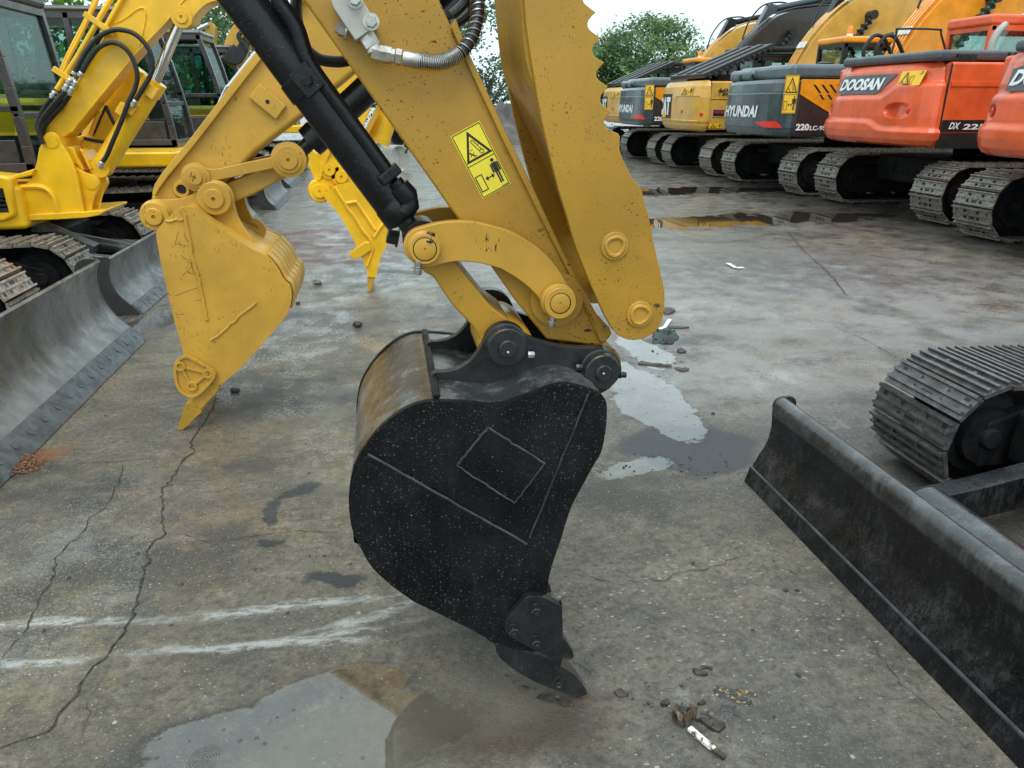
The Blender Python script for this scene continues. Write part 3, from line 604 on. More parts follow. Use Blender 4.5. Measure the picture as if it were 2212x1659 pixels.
# ================================================================== MAIN EXCAVATOR (bucket in front of the camera)
def main_machine():
    # the machine right in front of the camera
    YN = 1.526; YF = 2.086; YC = .5*(YN+YF)
    rb = D(1300, 1200, 1400); rc = D(1800, 2200, 1024); q2 = D(1024, 0, 1024); q3 = D(2048, 0, 1024); rr = D(1024, 768, 1024); q6 = D(2048, 768, 1024); z6 = D(1900, 300, 600)
    root = thing('excavator', 'near excavator: speckled ochre stick, saw-toothed thumb, wet black bucket standing on its teeth', 'excavator', (2.4, YC, 0))
    Yv = Vector((0, 1, 0))
    # ---- bucket
    body = [rb(*p) for p in [(700,640),(860,646),(1000,658),(1070,662),(1150,648),(1300,596),(1430,545),(1520,533),(1600,545),(1700,575),(1750,600),(1780,655),(1780,760),(1765,880),(1742,970),(1700,1040),(1640,1150),(1560,1300),(1510,1450)]]
    right = [(1212,1165),(1190,1230),(1180,1292)]
    low = [(1190,1330),(1178,1400),(1130,1405),(1075,1390)]
    left = [(990,1345),(900,1300),(850,1268),(803,1225),(777,1180)]
    left2 = [rb(*p) for p in [(215,1560),(172,1450),(155,1350),(150,1250),(160,1150),(180,1060),(215,985),(270,900),(330,828),(400,762),(500,692),(600,652)]]
    out = [p for p in body]+right+low+left+left2
    side = smooth(XZ(out, YN), 3)
    # shell: from the hump at the top, round the heel, to the lip
    arc = smooth(XZ([rb(*p) for p in [(1755,610),(1700,580),(1600,552),(1520,540),(1430,552),(1300,602),(1150,655),(1070,669),(1000,665),(860,653),(700,648)]]+[rb(p[0],p[1]) for p in [(600,660),(500,700),(405,770),(336,834),(276,904),(222,988),(188,1062),(168,1150),(158,1250),(163,1350),(180,1450),(222,1556)]]+[(781,1176),(806,1220),(853,1262),(903,1294),(993,1338),(1075,1382),(1130,1398)], YN), 3, False)
    inn = []
    for i, p in enumerate(arc):
        a = arc[max(0, i-1)]; b = arc[min(len(arc)-1, i+1)]; dx, dz = b[0]-a[0], b[1]-a[1]; L = math.hypot(dx, dz); inn.append((p[0]-dz/L*.016, p[1]+dx/L*.016))
    # orientation check: inner side lies towards the pocket centre
    cx = sum(p[0] for p in arc)/len(arc); cz = sum(p[1] for p in arc)/len(arc)
    if math.hypot(inn[40][0]-cx, inn[40][1]-cz) > math.hypot(arc[40][0]-cx, arc[40][1]-cz):
        inn = [(2*p[0]-q[0], 2*p[1]-q[1]) for p, q in zip(arc, inn)]
    bucket = MB().prism(arc+inn[::-1], YN+.014, YF-.014).make('bucket', m_blkshell, root, ang=40)
    for ya in (YN, YF-.016): MB().prism(side, ya, ya+.016).make('side_plate', m_blkside, bucket, ang=30, bev=.004)
    a = PY(rb(705, 636), YN); d = PY(rb(715, 640), YN)
    sm_ = MB(); 
    for k in range(24):
        y = YN+.02+(YF-YN-.04)*k/23
        pass
    sm_.bar((a.x+.002, YN+.017, a.z+.003), (a.x+.002, YF-.017, a.z+.003), .016, .010, side=(1, 0, 0)).make('weld_seam', m_blkside, bucket, bev=.003)
    # raised panels, weld lines and lettering on the near side plate
    def sideplate(pts, th, name, mat, cv=rb, n=0, bev=.0025, Y=YN):
        P = XZ(pts, Y, cv); P = smooth(P, 3) if n else P
        return MB().prism([p[:2] for p in P], Y-th, Y+.001).make(name, mat, bucket, bev=bev)
    lowp = [(272,968,1),(1272,1536,1),(1255,1659,1),(1238,1760,1),(1160,2010,1),(1070,2150,1),(850,2040,1),(560,1900,1),(420,1800,1),(300,1690,1),(225,1560),(182,1440),(166,1330),(164,1240),(178,1130),(215,1040)]
    sideplate(lowp, .006, 'wear_plate', m_blkside, n=1)
    dm = [(1030,800),(1385,1030),(1195,1278),(830,1042)]
    sideplate(dm, .0045, 'badge_plate', m_blkside)
    wl = MB()
    for p, q, r_ in (((1662,590),(1290,1500),.0028),((272,968),(1272,1536),.0036),((1030,800),(1385,1030),.0034),((1030,800),(830,1042),.0034),((1385,1030),(1195,1278),.0026),((830,1042),(1195,1278),.0026)):
        p3 = [PY(rb(p[0]+(q[0]-p[0])*t/14, p[1]+(q[1]-p[1])*t/14), YN)-Yv*(.004)+Vector((random.gauss(0,.0008),0,random.gauss(0,.0008))) for t in range(15)]
        wl.tube(p3, r_, 6, k=1)
    wl.make('weld_bead', m_bead, bucket)
    A, Bc, Dc = [PY(rb(*p), YN-.0045) for p in ((1030,800),(1385,1030),(830,1042))]
    fn = aff(A, Bc, Dc, 1, 1, (0, -1, 0)); tm = MB()
    put_text(tm, 'CAT', fn, .12, .18, .88, .72, .0012, 0, bold=.03)
    tm.make('badge_lettering', m_blkside, bucket)
    # ears
    ear = [(690,492,1),(668,478,1),(700,455),(760,452),(830,436),(900,398),(950,345),(985,290),(1012,235),(1060,185),(1130,162),(1200,182),(1300,235),(1400,270),(1500,290),(1620,300),(1750,300),(1825,332),(1864,390),(1876,445),(1862,490),(1800,560),(1738,596,1),(1650,560,1),(1560,470,1),(1300,560,1),(1050,620,1),(800,560,1)]
    EN = 1.672; EF = 1.918
    ep = smooth(XZ(ear, EN, rb), 3)
    for y in (EN, EF): MB().prism(ep, y, y+.022).make('bucket_ear', m_blkear, bucket, bev=.003)
    def boss(c, cv, prof, mat, name, y, par=bucket, seg=36):
        p = PY(cv(*c), y); return MB().lathe(p, (0, -1, 0), prof, seg).make(name, mat, par, ang=30)
    S = 1.9/1560*.3418  # metres per rb pixel at that depth
    boss((1152,302), rb, [(-.05,.054),(-.03,.052),(-.028,.048),(.0,.048),(.003,.045),(.003,.024),(.012,.022),(.014,.019)], m_blkear, 'pin_boss', 1.630)
    pa = PY(rb(1152,302), 1.63)
    boss((1757,455), rb, [(-.07,.050),(-.03,.049),(-.028,.045),(.0,.045),(.003,.042),(.003,.023),(.010,.021),(.012,.018)], m_blkear, 'pin_boss', 1.625)
    pb = PY(rb(1757,455), 1.625)
    for c in ((1157,330),(1760,465)): MB().lathe(PY(rb(*c), 1.607), (0,-1,0), [(0,.004),(.003,.0035),(.005,.0015)], 10).make('grease_nipple', m_stl, bucket)
    for y in (EF+.022,):
        for pc in (pa, pb): MB().lathe((pc.x, y, pc.z), (0, 1, 0), [(0,.068),(.035,.068),(.038,.05),(.05,.028)], 28).make('pin_boss', m_blkear, bucket)
    for c, ax in (((1280,345),(1,0,-.05)),((1625,425),(-1,0,.1)),((1862,472),(1,0,-.1))):
        MB().hexn(PY(rb(*c), 1.655), ax, .0085, .017).make('lock_bolt', m_stl if c[0] < 1300 else m_blkear, bucket)
    # cutting edge, side cutters, teeth
    lip0 = PY((1075,1390), YN); lip1 = PY((1178,1400), YN)
    lp = XZ([(1060,1375),(1175,1440),(1168,1452),(1052,1388)], YN); MB().prism([p[:2] for p in lp], YN+.01, YF-.01).make('cutting_edge', m_blkear, bucket, bev=.003)
    sc = [(478,640),(485,600),(640,430),(660,412),(720,398),(815,412),(955,482),(970,500),(978,930,1),(958,1000,1),(935,1000,1),(830,905,1),(700,850,1),(560,775),(500,730),(475,690)]
    sp = smooth(XZ(sc, YN-.022, rc), 2)
    for k, (ya, yb) in enumerate(((YN-.022, YN-.001), (YF+.001, YF+.022))):
        c_ = MB().prism(sp, ya, yb)
        for c in ((735,505),(545,680),(740,780)):
            p = PY(rc(*c), YN-.022)
            if k == 0: c_.nut(p, (0,-1,0), .0145, .020)
            else: c_.nut((p.x, yb, p.z), (0,1,0), .0125, .014)
        c_.make('side_cutter', m_blkear, bucket, bev=.002)
    ad = [(392,835),(410,808),(440,800),(560,835),(680,880),(800,920),(930,1000),(955,1040),(940,1090),(870,1160),(820,1190),(700,1135),(600,1080),(500,1010),(430,950),(402,900)]
    to = [(955,1020),(1010,1060),(1080,1105),(1150,1190),(1195,1260),(1213,1325),(1185,1352),(1120,1330),(1000,1280),(900,1235),(822,1195),(870,1150),(930,1080)]
    ta = [p[:2] for p in XZ(ad, YN, rc)]; tt = [p[:2] for p in XZ(to, YN, rc)]; tipx = PY(rc(1205,1335), YN)
    hx = PY(rc(880,1120), YN)
    for k in range(4):
        yc = YN+.038+k*.1615
        q = MB(); q.prism(ta, yc-.036, yc+.036)
        for i, v in enumerate(q.v):                       # shoulders narrower at the heel
            pass
        adp = q.make('tooth_adapter', m_blkear, bucket, bev=.007, seg=2, ang=25)
        q = MB(); q.prism(tt, -.029, .029); L = Vector((tipx.x-hx.x, 0, tipx.z-hx.z)); LL = L.length; L = L/LL
        for v in q.v:
            s_ = max(0, min(1, ((v.x-hx.x)*L.x+(v.z-hx.z)*L.z)/LL)); v.y = yc+v.y*(1-.62*s_)
            v.z = max(v.z, .002)
        q.lathe(PY(rc(945,1180), YN)+Yv*(yc-.030-YN), (0,-1,0), [(0,.0095),(.004,.0095),(.004,.007),(.002,.0065)], 14)
        q.make('bucket_tooth', m_tooth, bucket, bev=.003, seg=2)
    # ---- stick
    SN = 1.712; SF = 1.900
    st = [(655,0),(948,415),(1112,648),(1181,734),(1296,748),(1308,738),(1236,590),(1140,405),(1026,162),(985,80),(940,-20),(700,-560),(420,-330)]
    stp = [p[:2] for p in XZ(st, SN)]
    stick = MB().prism(stp, SN, SF).make('stick', m_och, root, bev=.007, seg=3)
    fl = [(984,38),(1013,115),(1036,162),(1094,286),(1152,405),(1200,508),(1248,605),(1290,680),(1317,708),(1322,722),(1306,742),(1294,735),(1284,700),(1232,596),(1184,502),(1136,405),(1080,290),(1020,162),(1000,118),(975,60)]
    MB().prism([p[:2] for p in XZ(fl, SN-.014)], SN-.014, SF+.014).make('flange_plate', m_och, stick, bev=.003)
    wb = [PY(p, SN-.004) for p in [(1246,618),(1262,650),(1278,690),(1292,722),(1300,738)]]
    wv = []
    for a_, b_ in zip(wb[:-1], wb[1:]):
        for k in range(6): wv.append(a_.lerp(b_, k/6)+Vector((random.gauss(0,.0015),0,random.gauss(0,.0015))))
    MB().tube(wv, .006, 7, k=1).make('weld_bead', m_och, stick)
    be = PY(rb(1757,455), 1.66)
    MB().lathe((be.x, 1.70, be.z), (0,1,0), [(0,.04),(0,.060),(.215,.060),(.215,.04)], 40).make('stick_end_boss', m_och, stick)
    p2 = PY(q6(420,960), 1.66)
    MB().lathe((p2.x, 1.695, p2.z), (0,1,0), [(0,.05),(0,.067),(.225,.067),(.225,.05)], 32).make('link_boss', m_och, stick)
    # safety label
    A, Bc, Dc = [PY(p, SN) for p in ((973,295),(1035.5,260.5),(1043,430))]
    Bc = A+(Bc-A).normalized()*((Dc-A).length/2.1)
    warn(stick, 'warning_label', aff(A, Bc, Dc, 1, 2.1, (0,-1,0)), 'v', [m_lab, m_ink], .0006)
    tm = MB(); put_text(tm, '7Y8-4180', aff(A, Bc, Dc, 1, 2.1, (0,-1,0)), .72, .055, .93, .095, .0014, 0); tm.make('label_text', m_ink, stick)
    # ---- links
    ring = lambda c, cv, y, ro, ri, mat, par, ins=True: (
        MB().lathe(PY(cv(*c), y), (0,-1,0), [(-.03,ro*1.12),(-.018,ro*1.1),(-.016,ro),(0,ro),(.0015,ro*.96),(.0015,ri*1.06)], 36, cap=False).make('pin_collar', mat, par),
        MB().lathe(PY(cv(*c), y), (0,-1,0), [(-.01,ri*1.06),(-.003,ri*1.06),(-.003,ri*.99)], 36).make('pin_shadow_ring', m_ink, par),
        MB().lathe(PY(cv(*c), y), (0,-1,0), [(-.004,ri*.97),(.0005,ri*.97),(.001,ri*.93),(.001,.003),(-.002,.002)], 36).make('pin_end', m_och2, par))
    lk = [rr(*p) for p in [(1278,500),(1278,440),(1310,370),(1370,322),(1450,298),(1600,264),(1750,252),(1900,262),(2050,295)]]+[q6(*p) for p in [(0,345),(150,430),(280,530),(390,655),(465,775),(520,860),(546,940),(535,1005),(480,1060),(400,1088),(330,1075),(275,1010),(240,930),(180,860),(120,805),(50,752)]]+[rr(*p) for p in [(2160,690),(2100,660),(1950,620),(1820,602),(1700,605),(1600,625),(1500,652),(1430,645),(1350,605),(1300,550)]]
    LN = 1.668; lp_ = smooth(XZ(lk, LN), 3)
    link = MB().prism(lp_, LN, LN+.028).make('curved_link', m_och2, root, bev=.003)
    dx = .238
    link2 = MB().prism(lp_, LN+dx+.004, LN+dx+.032).make('curved_link', m_och2, root, bev=.003)
    ring((1460,495), rr, 1.640, .0345, .0258, m_och2, link); ring((418,962), q6, 1.635, .0385, .0245, m_och2, link)
    for c, cv, mm, ax in (((1400,640),rr,m_stl,(-.12,0,-1)),((345,1095),q6,m_stl,(-.15,0,-1))):
        p = PY(cv(*c), 1.648); MB().hexn(p+Vector((.003,0,.014)), ax, .0095, .017).hexn(p+Vector((0,0,-.004)), ax, .0095, .016).make('locking_bolt', mm, link)
    for c, cv, ax in (((1495,385),rr,(.25,0,1)),((445,868),q6,(.3,0,1))):
        p = PY(cv(*c), 1.648); MB().hexn(p-Vector((0,0,.012)), ax, .010, .022).make('locking_bolt', m_blkear, link)
    pe = PY(rr(1460,495), 1.64)
    MB().cyl((pe.x, 1.66, pe.z), (pe.x, 1.96, pe.z), .026).make('link_pin', m_blkear, link)
    MB().hexn((pe.x-.055, 1.86, pe.z-.012), (-1,0,.25), .02, .03).make('locking_bolt', m_blkear, link2)
    hl = [rr(*p) for p in [(1405,590),(1500,560),(1640,560),(1720,600),(1790,690),(1900,830),(2010,965),(2060,1010),(2120,1055),(2180,1100),(2215,1170)]]+[rb(*p) for p in [(1180,230),(1200,320),(1130,370),(1040,340)]]+[rr(*p) for p in [(1950,1305),(1925,1260),(1860,1150),(1700,980),(1570,790),(1520,730),(1440,680)]]
    hp = smooth(XZ(hl, 1.70), 3)
    hl_ = MB().prism(hp, 1.700, 1.902).make('bucket_link', m_och, root, bev=.006, seg=3)
    pa2 = PY(rb(1148,300), 1.70)
    MB().lathe((pa2.x, 1.697, pa2.z), (0,1,0), [(0,.045),(0,.068),(.012,.070),(.196,.070),(.208,.068),(.208,.045)], 40).make('link_end_boss', m_och2, hl_)
    # ---- bucket cylinder
    ca = PY((873,472), 1.80); cb = PY((530,5), 1.80); ax = (cb-ca).normalized(); top = ca+ax*1.35
    cy = MB().lathe(ca, ax, [(0,.028),(.0,.046),(.004,.0485),(.045,.0485),(.048,.0465),(.055,.0465),(1.35,.0465)], 40).make('bucket_cylinder', m_blkcyl, root)
    ct = MB(); rod0 = ca-ax*.02; ct.lathe(ca+ax*.002, -ax, [(0,.034),(.006,.034),(.008,.024),(.05,.024)], 24)
    ec = Vector((pe.x, 1.80, pe.z)); ct.cyl(ca-ax*.03, ec, .024, .036)
    ct.lathe(ec-Yv*.045, (0,1,0), [(0,.03),(0,.047),(.09,.047),(.09,.03)], 30); ct.make('cylinder_rod_eye', m_blkear, cy)
    pz = [PY(p, 1.768) for p in [(592,-60),(603,0),(622,30),(642,62),(654,100),(664,128),(682,158),(706,192),(762,268),(826,356),(842,380)]]
    MB().tube(pz, .0175, 12).make('oil_pipe', m_blkcyl, cy)
    f = PY((842,376), 1.762); fx = Vector((.6,0,-.8)).normalized(); fz = Vector((.8,0,.6))
    MB().obox(f, fx*.013, Yv*.022, fz*.027).make('pipe_nut', m_blkcyl, cy, bev=.005)
    MB().lathe(f+fx*.02, fx, [(0,.017),(.012,.017),(.014,.024),(.045,.026),(.06,.018)], 20).tube([f+fx*.05, f+fx*.08-fz*.006, f+fx*.09-fz*.03], .021, 14).make('elbow_fitting', m_blkcyl, cy)
    cl = PY(q2(440,692), 1.745); cz = Vector((.62,0,-.78)); cx_ = Vector((.78,0,.62))
    q = MB(); q.obox(cl, cx_*.024, Yv*.004, cz*.03)
    pc = ca+ax*((cl-ca).dot(ax))
    q.lathe(pc-ax*.022, ax, [(0,.0485),(.0,.050),(.044,.050),(.044,.0485)], 36)
    q.make('pipe_clamp', m_blkcyl, cy, bev=.003)
    MB().hexn(cl-Yv*.004+cz*.002, (0,-1,0), .0125, .014).make('clamp_bolt', m_blkcyl, cy)
    MB().tube([PY(p, 1.96) for p in [(655,-60),(642,-10),(640,20),(645,60),(655,95),(668,112),(690,128),(718,133),(745,132),(790,120)]], .0135, 12).make('hydraulic_hose', m_rub, root)
    # ---- manifold and sprung hose
    bl = XZ([(665,62),(860,352),(1052,222),(905,-30),(850,-90),(640,-20)], 1.655, q2)
    mf = MB().prism([p[:2] for p in bl], 1.655, SN+.002).make('valve_block', m_gry, root, bev=.003)
    for c in ((995,188),(855,-2)): MB().lathe(PY(q2(*c), 1.655), (0,-1,0), [(0,.0165),(.003,.0165)], 20).hexn(PY(q2(*c), 1.652), (0,-1,0), .0125, .014).make('valve_bolt', m_stl, mf)
    nl = PY(q2(775,265), 1.685); du = Vector((-.86,0,.22)).normalized()
    MB().lathe(nl+du*-.004, du, [(0,.0185),(.004,.0185)], 20).lathe(nl, du, [(0,.014),(.014,.014)], 6).lathe(nl+du*.012, du, [(0,.0095),(.008,.0095)], 6).make('plug_fitting', m_stl, mf)
    q = MB()
    a = PY(q2(925,270), 1.68); b_ = PY(q2(985,370), 1.675); q.lathe(a, b_-a, [(0,.0185),(.036,.0185)], 6)
    e1 = PY(q2(1010,400), 1.675); e2 = PY(q2(1030,455), 1.672); e3 = PY(q2(1095,470), 1.67)
    q.cyl(e1-(e2-e1)*.5, e2, .0165); q.lathe(e2-(e3-e2)*.35, e3-e2, [(0,.017),(.027,.017)], 6)
    d1 = (PY(q2(1400,525), 1.665)-e3).normalized()
    q.lathe(e3, d1, [(0,.0125),(.004,.0125)], 16).lathe(e3+d1*.003, d1, [(0,.0175),(.014,.0175),(.014,.0145),(.022,.0145)], 6).lathe(e3+d1*.027, d1, [(0,.0168),(.012,.0168)], 6).make('hose_fitting', m_stl, mf)
    s0 = e3+d1*.042; s1 = PY(q2(1408,528), 1.665)
    MB().lathe(s0, s1-s0, [(0,.0150),(.002,.016),((s1-s0).length-.002,.0165),((s1-s0).length,.0155)], 12).make('hose_ferrule', m_stl, mf)
    hpts = [s1-d1*.01]+[PY(q2(*p), y) for p, y in [((1480,538),1.665),((1560,540),1.665),((1650,522),1.668),((1740,475),1.675),((1810,410),1.685),((1862,330),1.70),((1895,240),1.715),((1915,150),1.73),((1920,60),1.745),((1900,-40),1.76),((1850,-120),1.77)]]
    MB().tube(hpts, .0135, 14).make('sprung_hose', m_rub, mf)
    P = smooth3(hpts, 30); T = [(P[min(i+1, len(P)-1)]-P[max(i-1, 0)]).normalized() for i in range(len(P))]
    acc = [0]
    for i in range(1, len(P)): acc.append(acc[-1]+(P[i]-P[i-1]).length)
    Ls = .095; hel = []; ph = 0; s = .01; a_ = T[0].orthogonal().normalized(); i = 0
    while s < acc[-1]-.01:
        while acc[i+1] < s: i += 1
        a_ = (a_-T[i]*a_.dot(T[i])).normalized(); bb = T[i].cross(a_); c = P[i].lerp(P[i+1], (s-acc[i])/(acc[i+1]-acc[i]))
        hel.append(c+(a_*math.cos(ph)+bb*math.sin(ph))*.0162)
        pitch = .0036 if s < Ls else min(.0165, .0036+(s-Ls)*.55)
        ph += .45; s += pitch*.45/(2*math.pi)
    MB().tube(hel, .00125, 5, k=1).make('hose_spring', m_spr, mf)
    MB().tube([PY(q2(*p), 1.80) for p in [(1690,130),(1740,90),(1800,30),(1850,-60)]], .011, 10).tube([PY(q2(*p), 1.83) for p in [(1690,220),(1740,195),(1800,155),(1850,110),(1870,60)]], .011, 10).make('hydraulic_hose', m_rub, root)
    # ---- thumb
    TN = 1.622; TF = 1.992
    th = [q3(*p) for p in [(90,-260,1),(100,-120),(108,0),(122,200),(148,400),(180,600),(250,1000),(330,1350),(405,1645)]]+[q6(*p) for p in [(480,230),(540,440),(640,700),(760,980),(820,1100),(880,1200),(960,1262),(1050,1282),(1150,1262),(1240,1205),(1296,1115),(1320,980),(1318,850),(1296,740),(1262,600),(1228,440),(1180,210),(1125,0,1)]]+[q3(*p) for p in [(1100,1600),(1040,1540),(980,1420),(945,1340),(930,1270),(935,1185,1),(922,1155,1),(820,1112),(800,1075),(802,1030),(865,965,1),(790,912),(765,875),(772,825),(832,748,1),(757,698),(731,655),(738,612),(800,540,1),(722,492),(696,450),(703,405),(765,325,1),(690,272),(656,228),(664,170),(725,105,1),(640,40),(615,0),(625,-60),(690,-130,1),(600,-200),(570,-300,1)]]
    tp = smooth(XZ(th, TN), 2)
    thumb = MB().prism(tp, TN, TN+.018).make('thumb_plate', m_och, root, bev=.002); MB().prism(tp, TF-.018, TF).make('thumb_plate', m_och, thumb, bev=.002)
    wbp = [PY(z6(*p), TF-.018) for p in [(250,-1500),(300,-1000),(345,-500),(395,-120),(440,60),(600,400),(830,940),(990,1300),(1150,1659),(1290,1960),(1420,2200)]]
    pl = [(p.x, p.z) for p in wbp]; pl2 = [(x+.012, z+.006) for x, z in pl]
    MB().prism(pl+pl2[::-1], TN+.016, TF-.016).make('thumb_web', m_och, thumb)
    for k, c in enumerate(((885,465),(1101,1055))):
        cc = PY(q6(*c), TN)
        MB().cyl((cc.x, TN+.01, cc.z), (cc.x, TF-.01, cc.z), .031, seg=32).make('thumb_pivot_tube', m_och2, thumb)
        q = MB(); q.lathe(cc, (0,-1,0), [(-.002,.0325),(.0045,.0325),(.0055,.0315),(.0055,.01)], 40)
        q.make('thumb_pin_cap', m_och2, thumb)
        wv = []; rr_ = .0215
        for i in range(64):
            t = i/63*2*math.pi*1.02; rad = rr_*(1+.05*math.sin(3*t+k)+random.gauss(0,.02)); wv.append(cc+Vector((math.cos(t)*rad, -.006, math.sin(t)*rad)))
        MB().tube(wv, .0052, 8, k=1).make('weld_bead', m_och2, thumb)
    # ---- dozer blade, its arms and the far crawler track
    prof = [(1.522,.002),(1.536,.055),(1.541,.072),(1.567,.13),(1.596,.19),(1.608,.26),(1.603,.33),(1.600,.372)]
    Y0, Y1 = .79, 2.675
    bd = blade(root, prof, Y0, Y1, m_blade, .022)
    MB().prism([(1.515,.001),(1.530,.001),(1.548,.062),(1.534,.070)], Y0, Y1+.004).make('cutting_edge', m_blade, bd, bev=.002)
    MB().bar((1.536,Y0,.075),(1.536,Y1,.075), .010, .010, side=(1,0,0)).make('edge_rib', m_cut, bd, bev=.002)
    tb = [(1.598,.362),(1.603,.392),(1.622,.408),(1.66,.414),(1.685,.408),(1.70,.385),(1.704,.33),(1.692,.33),(1.686,.378),(1.672,.392),(1.632,.390),(1.622,.365)]
    MB().prism(smooth(tb, 2), Y1-.02, Y1).make('end_cap', m_blade, bd, bev=.003)
    MB().prism(smooth([(1.592,.355),(1.594,.388),(1.612,.408),(1.64,.411),(1.660,.398),(1.664,.37),(1.650,.32),(1.625,.31),(1.606,.32)], 2), Y0, Y1-.02).make('top_rail', m_rail, bd, bev=.004)
    MB().prism([(1.63,.02),(1.70,.33),(1.63,.36)], Y1-.018, Y1).make('end_plate', m_blade, bd)
    for yy in (2.10, 1.36):
        ar = [(1.632,.32),(1.74,.26),(1.90,.235),(2.15,.26),(2.9,.40),(3.1,.40),(3.1,.30),(2.3,.14),(1.9,.10),(1.632,.14)]
        MB().prism(smooth(ar, 3), yy-.045, yy+.045).make('push_arm', m_blade, bd, bev=.008)
    MB().cyl((1.80,1.20,.25),(1.80,1.95,.25),.10,seg=30).make('blade_tube', m_rail, bd, bev=.004)
    crawler(root, 2.165, 4.4, 2.32, 2.79,   .56, .124, m_trkd, seed=1)
    crawler(root, 2.165, 4.4, .81, 1.28,   .56, .124, m_trkd, seed=2)
    MB().box((2.5, 1.25, .2), (3.9, 2.35, .42)).make('undercarriage', m_dark, root, bev=.02)
    return root
def toothmat():
    n = NT('worn_tooth_steel'); sep = n.n('ShaderNodeSeparateXYZ'); n.l(n.tc.outputs['Object'], sep.inputs[0])
    c = n.mix(n.ramp(n.noise(30, 5, .7), .35, .7), (.010, .011, .013), (.03, .03, .032))
    low = n.math('ADD', sep.outputs[2], n.math('MULTIPLY', n.noise(28, 5, .7), .06))
    c = n.mix(n.math('MULTIPLY', n.ramp(low, .040, .052, 1, 0), n.ramp(n.noise(45, 4), .42, .58)), c, (.22, .10, .04)); n.base(c)
    n.set(Roughness=.3, Coat_Weight=.6, Coat_IOR=1.7, Normal=n.bump(n.noise(50, 5, .7), .5, .004)); return n.m
m_tooth = toothmat()
main_machine()
#SPLIT2

# ================================================================== CABS
def cab(root, o, x0, x1, y0, y1, z0, z1, mb_, roofm, lean=.22, panel=.42, roof=.07, visor=0., name='cab', glass=True, rearpanel=.5):
    """cab seen from any side: rear post x0, front foot x1; named parts: cab > window, roof, seat"""
    off = (o[0], o[1], 0); q = MB(); t = .065; xm = x0+(x1-x0)*.42; zt = z1-roof; H = zt-z0
    def front(z):
        k = (z-z0)/H; return x1-lean*k**1.6
    for y in (y0+t/2, y1-t/2):
        fr = [(front(z0+H*k/6), z0+H*k/6) for k in range(7)]
        for a, b in zip(fr[:-1], fr[1:]): q.bar((a[0]-t/2, y, a[1]), (b[0]-t/2, y, b[1]), t, t*1.1)
        q.bar((x0+t/2, y, z0), (x0+t/2, y, zt), t, t*1.4); q.bar((xm, y, z0), (xm, y, zt), t, t)
        q.bar((x0, y, z0+.04), (x1, y, z0+.04), t, .10); q.bar((x0, y, zt-.03), (front(zt), y, zt-.03), t, .08)
        q.bar((x0, y, z0+H*panel), (x1-lean*panel**1.6, y, z0+H*panel), t, .05)
        q.box((x0+.02, y-.012, z0), (xm, y+.012, z0+H*panel))
        q.box((xm, y-.010, z0), (x1-.12, y+.010, z0+H*.20))
    for z in (z0+.05, zt-.03): q.bar((front(z)-t/2, y0, z), (front(z)-t/2, y1, z), .07, t, side=(1, 0, 0)); q.bar((x0+t/2, y0, z), (x0+t/2, y1, z), .07, t, side=(1, 0, 0))
    zz = z0+H*.34; q.bar((front(zz)-t/2, y0, zz), (front(zz)-t/2, y1, zz), .04, .05, side=(1, 0, 0))
    q.box((x0, y0+.02, z0), (x0+.03, y1-.02, z0+H*rearpanel)); q.box((x0, y0, z0-.02), (x1-.02, y1, z0+.03))
    cb = q.make(name, mb_, root, off=off, bev=.006)
    q = MB(); q.box((x0-.04, y0-.02, zt), (front(zt)+.03+visor, y1+.02, z1)); q.make('roof', roofm, cb, off=off, bev=.05, seg=3)
    if glass:
        for y in (y0+.03, y1-.03):
            MB().box((x0+t, y-.003, z0+H*panel+.02), (xm-.03, y+.003, zt-.05)).make('window', m_gls, cb, off=off)
            P = [(xm+.03, z0+.22*H), (x1-.11, z0+.22*H)]+[(front(z0+H*k/6)-t, z0+H*k/6) for k in (2, 3, 4, 5)]+[(front(zt)-t, zt-.06), (xm+.03, zt-.06)]
            MB().prism(P, y-.003, y+.003).make('window', m_gls, cb, off=off)
        fr = [(front(z0+H*k/6)-.025, z0+H*k/6) for k in range(1, 7)]
        MB().prism(fr+[(x-.006, z) for x, z in fr[::-1]], y0+t, y1-t).make('windscreen', m_gls, cb, off=off)
        MB().box((x0+.02, y0+t, z0+H*rearpanel), (x0+.026, y1-t, zt-.05)).make('window', m_gls, cb, off=off)
    s = MB(); ys = (y0+y1)/2; s.box((x0+.30, ys-.24, z0+.30), (x0+.80, ys+.24, z0+.44)).bar((x0+.28, ys, z0+.42), (x0+.18, ys, z0+1.0), .44, .10).bar((x0+.22, ys, z0+.0), (x0+.6, ys, z0+.30), .4, .2)
    s.bar((x0+.9, ys, z0+.0), (x0+1.0, ys, z0+.62), .12, .10); s.make('seat', m_blk, cb, off=off, bev=.03)
    return cb

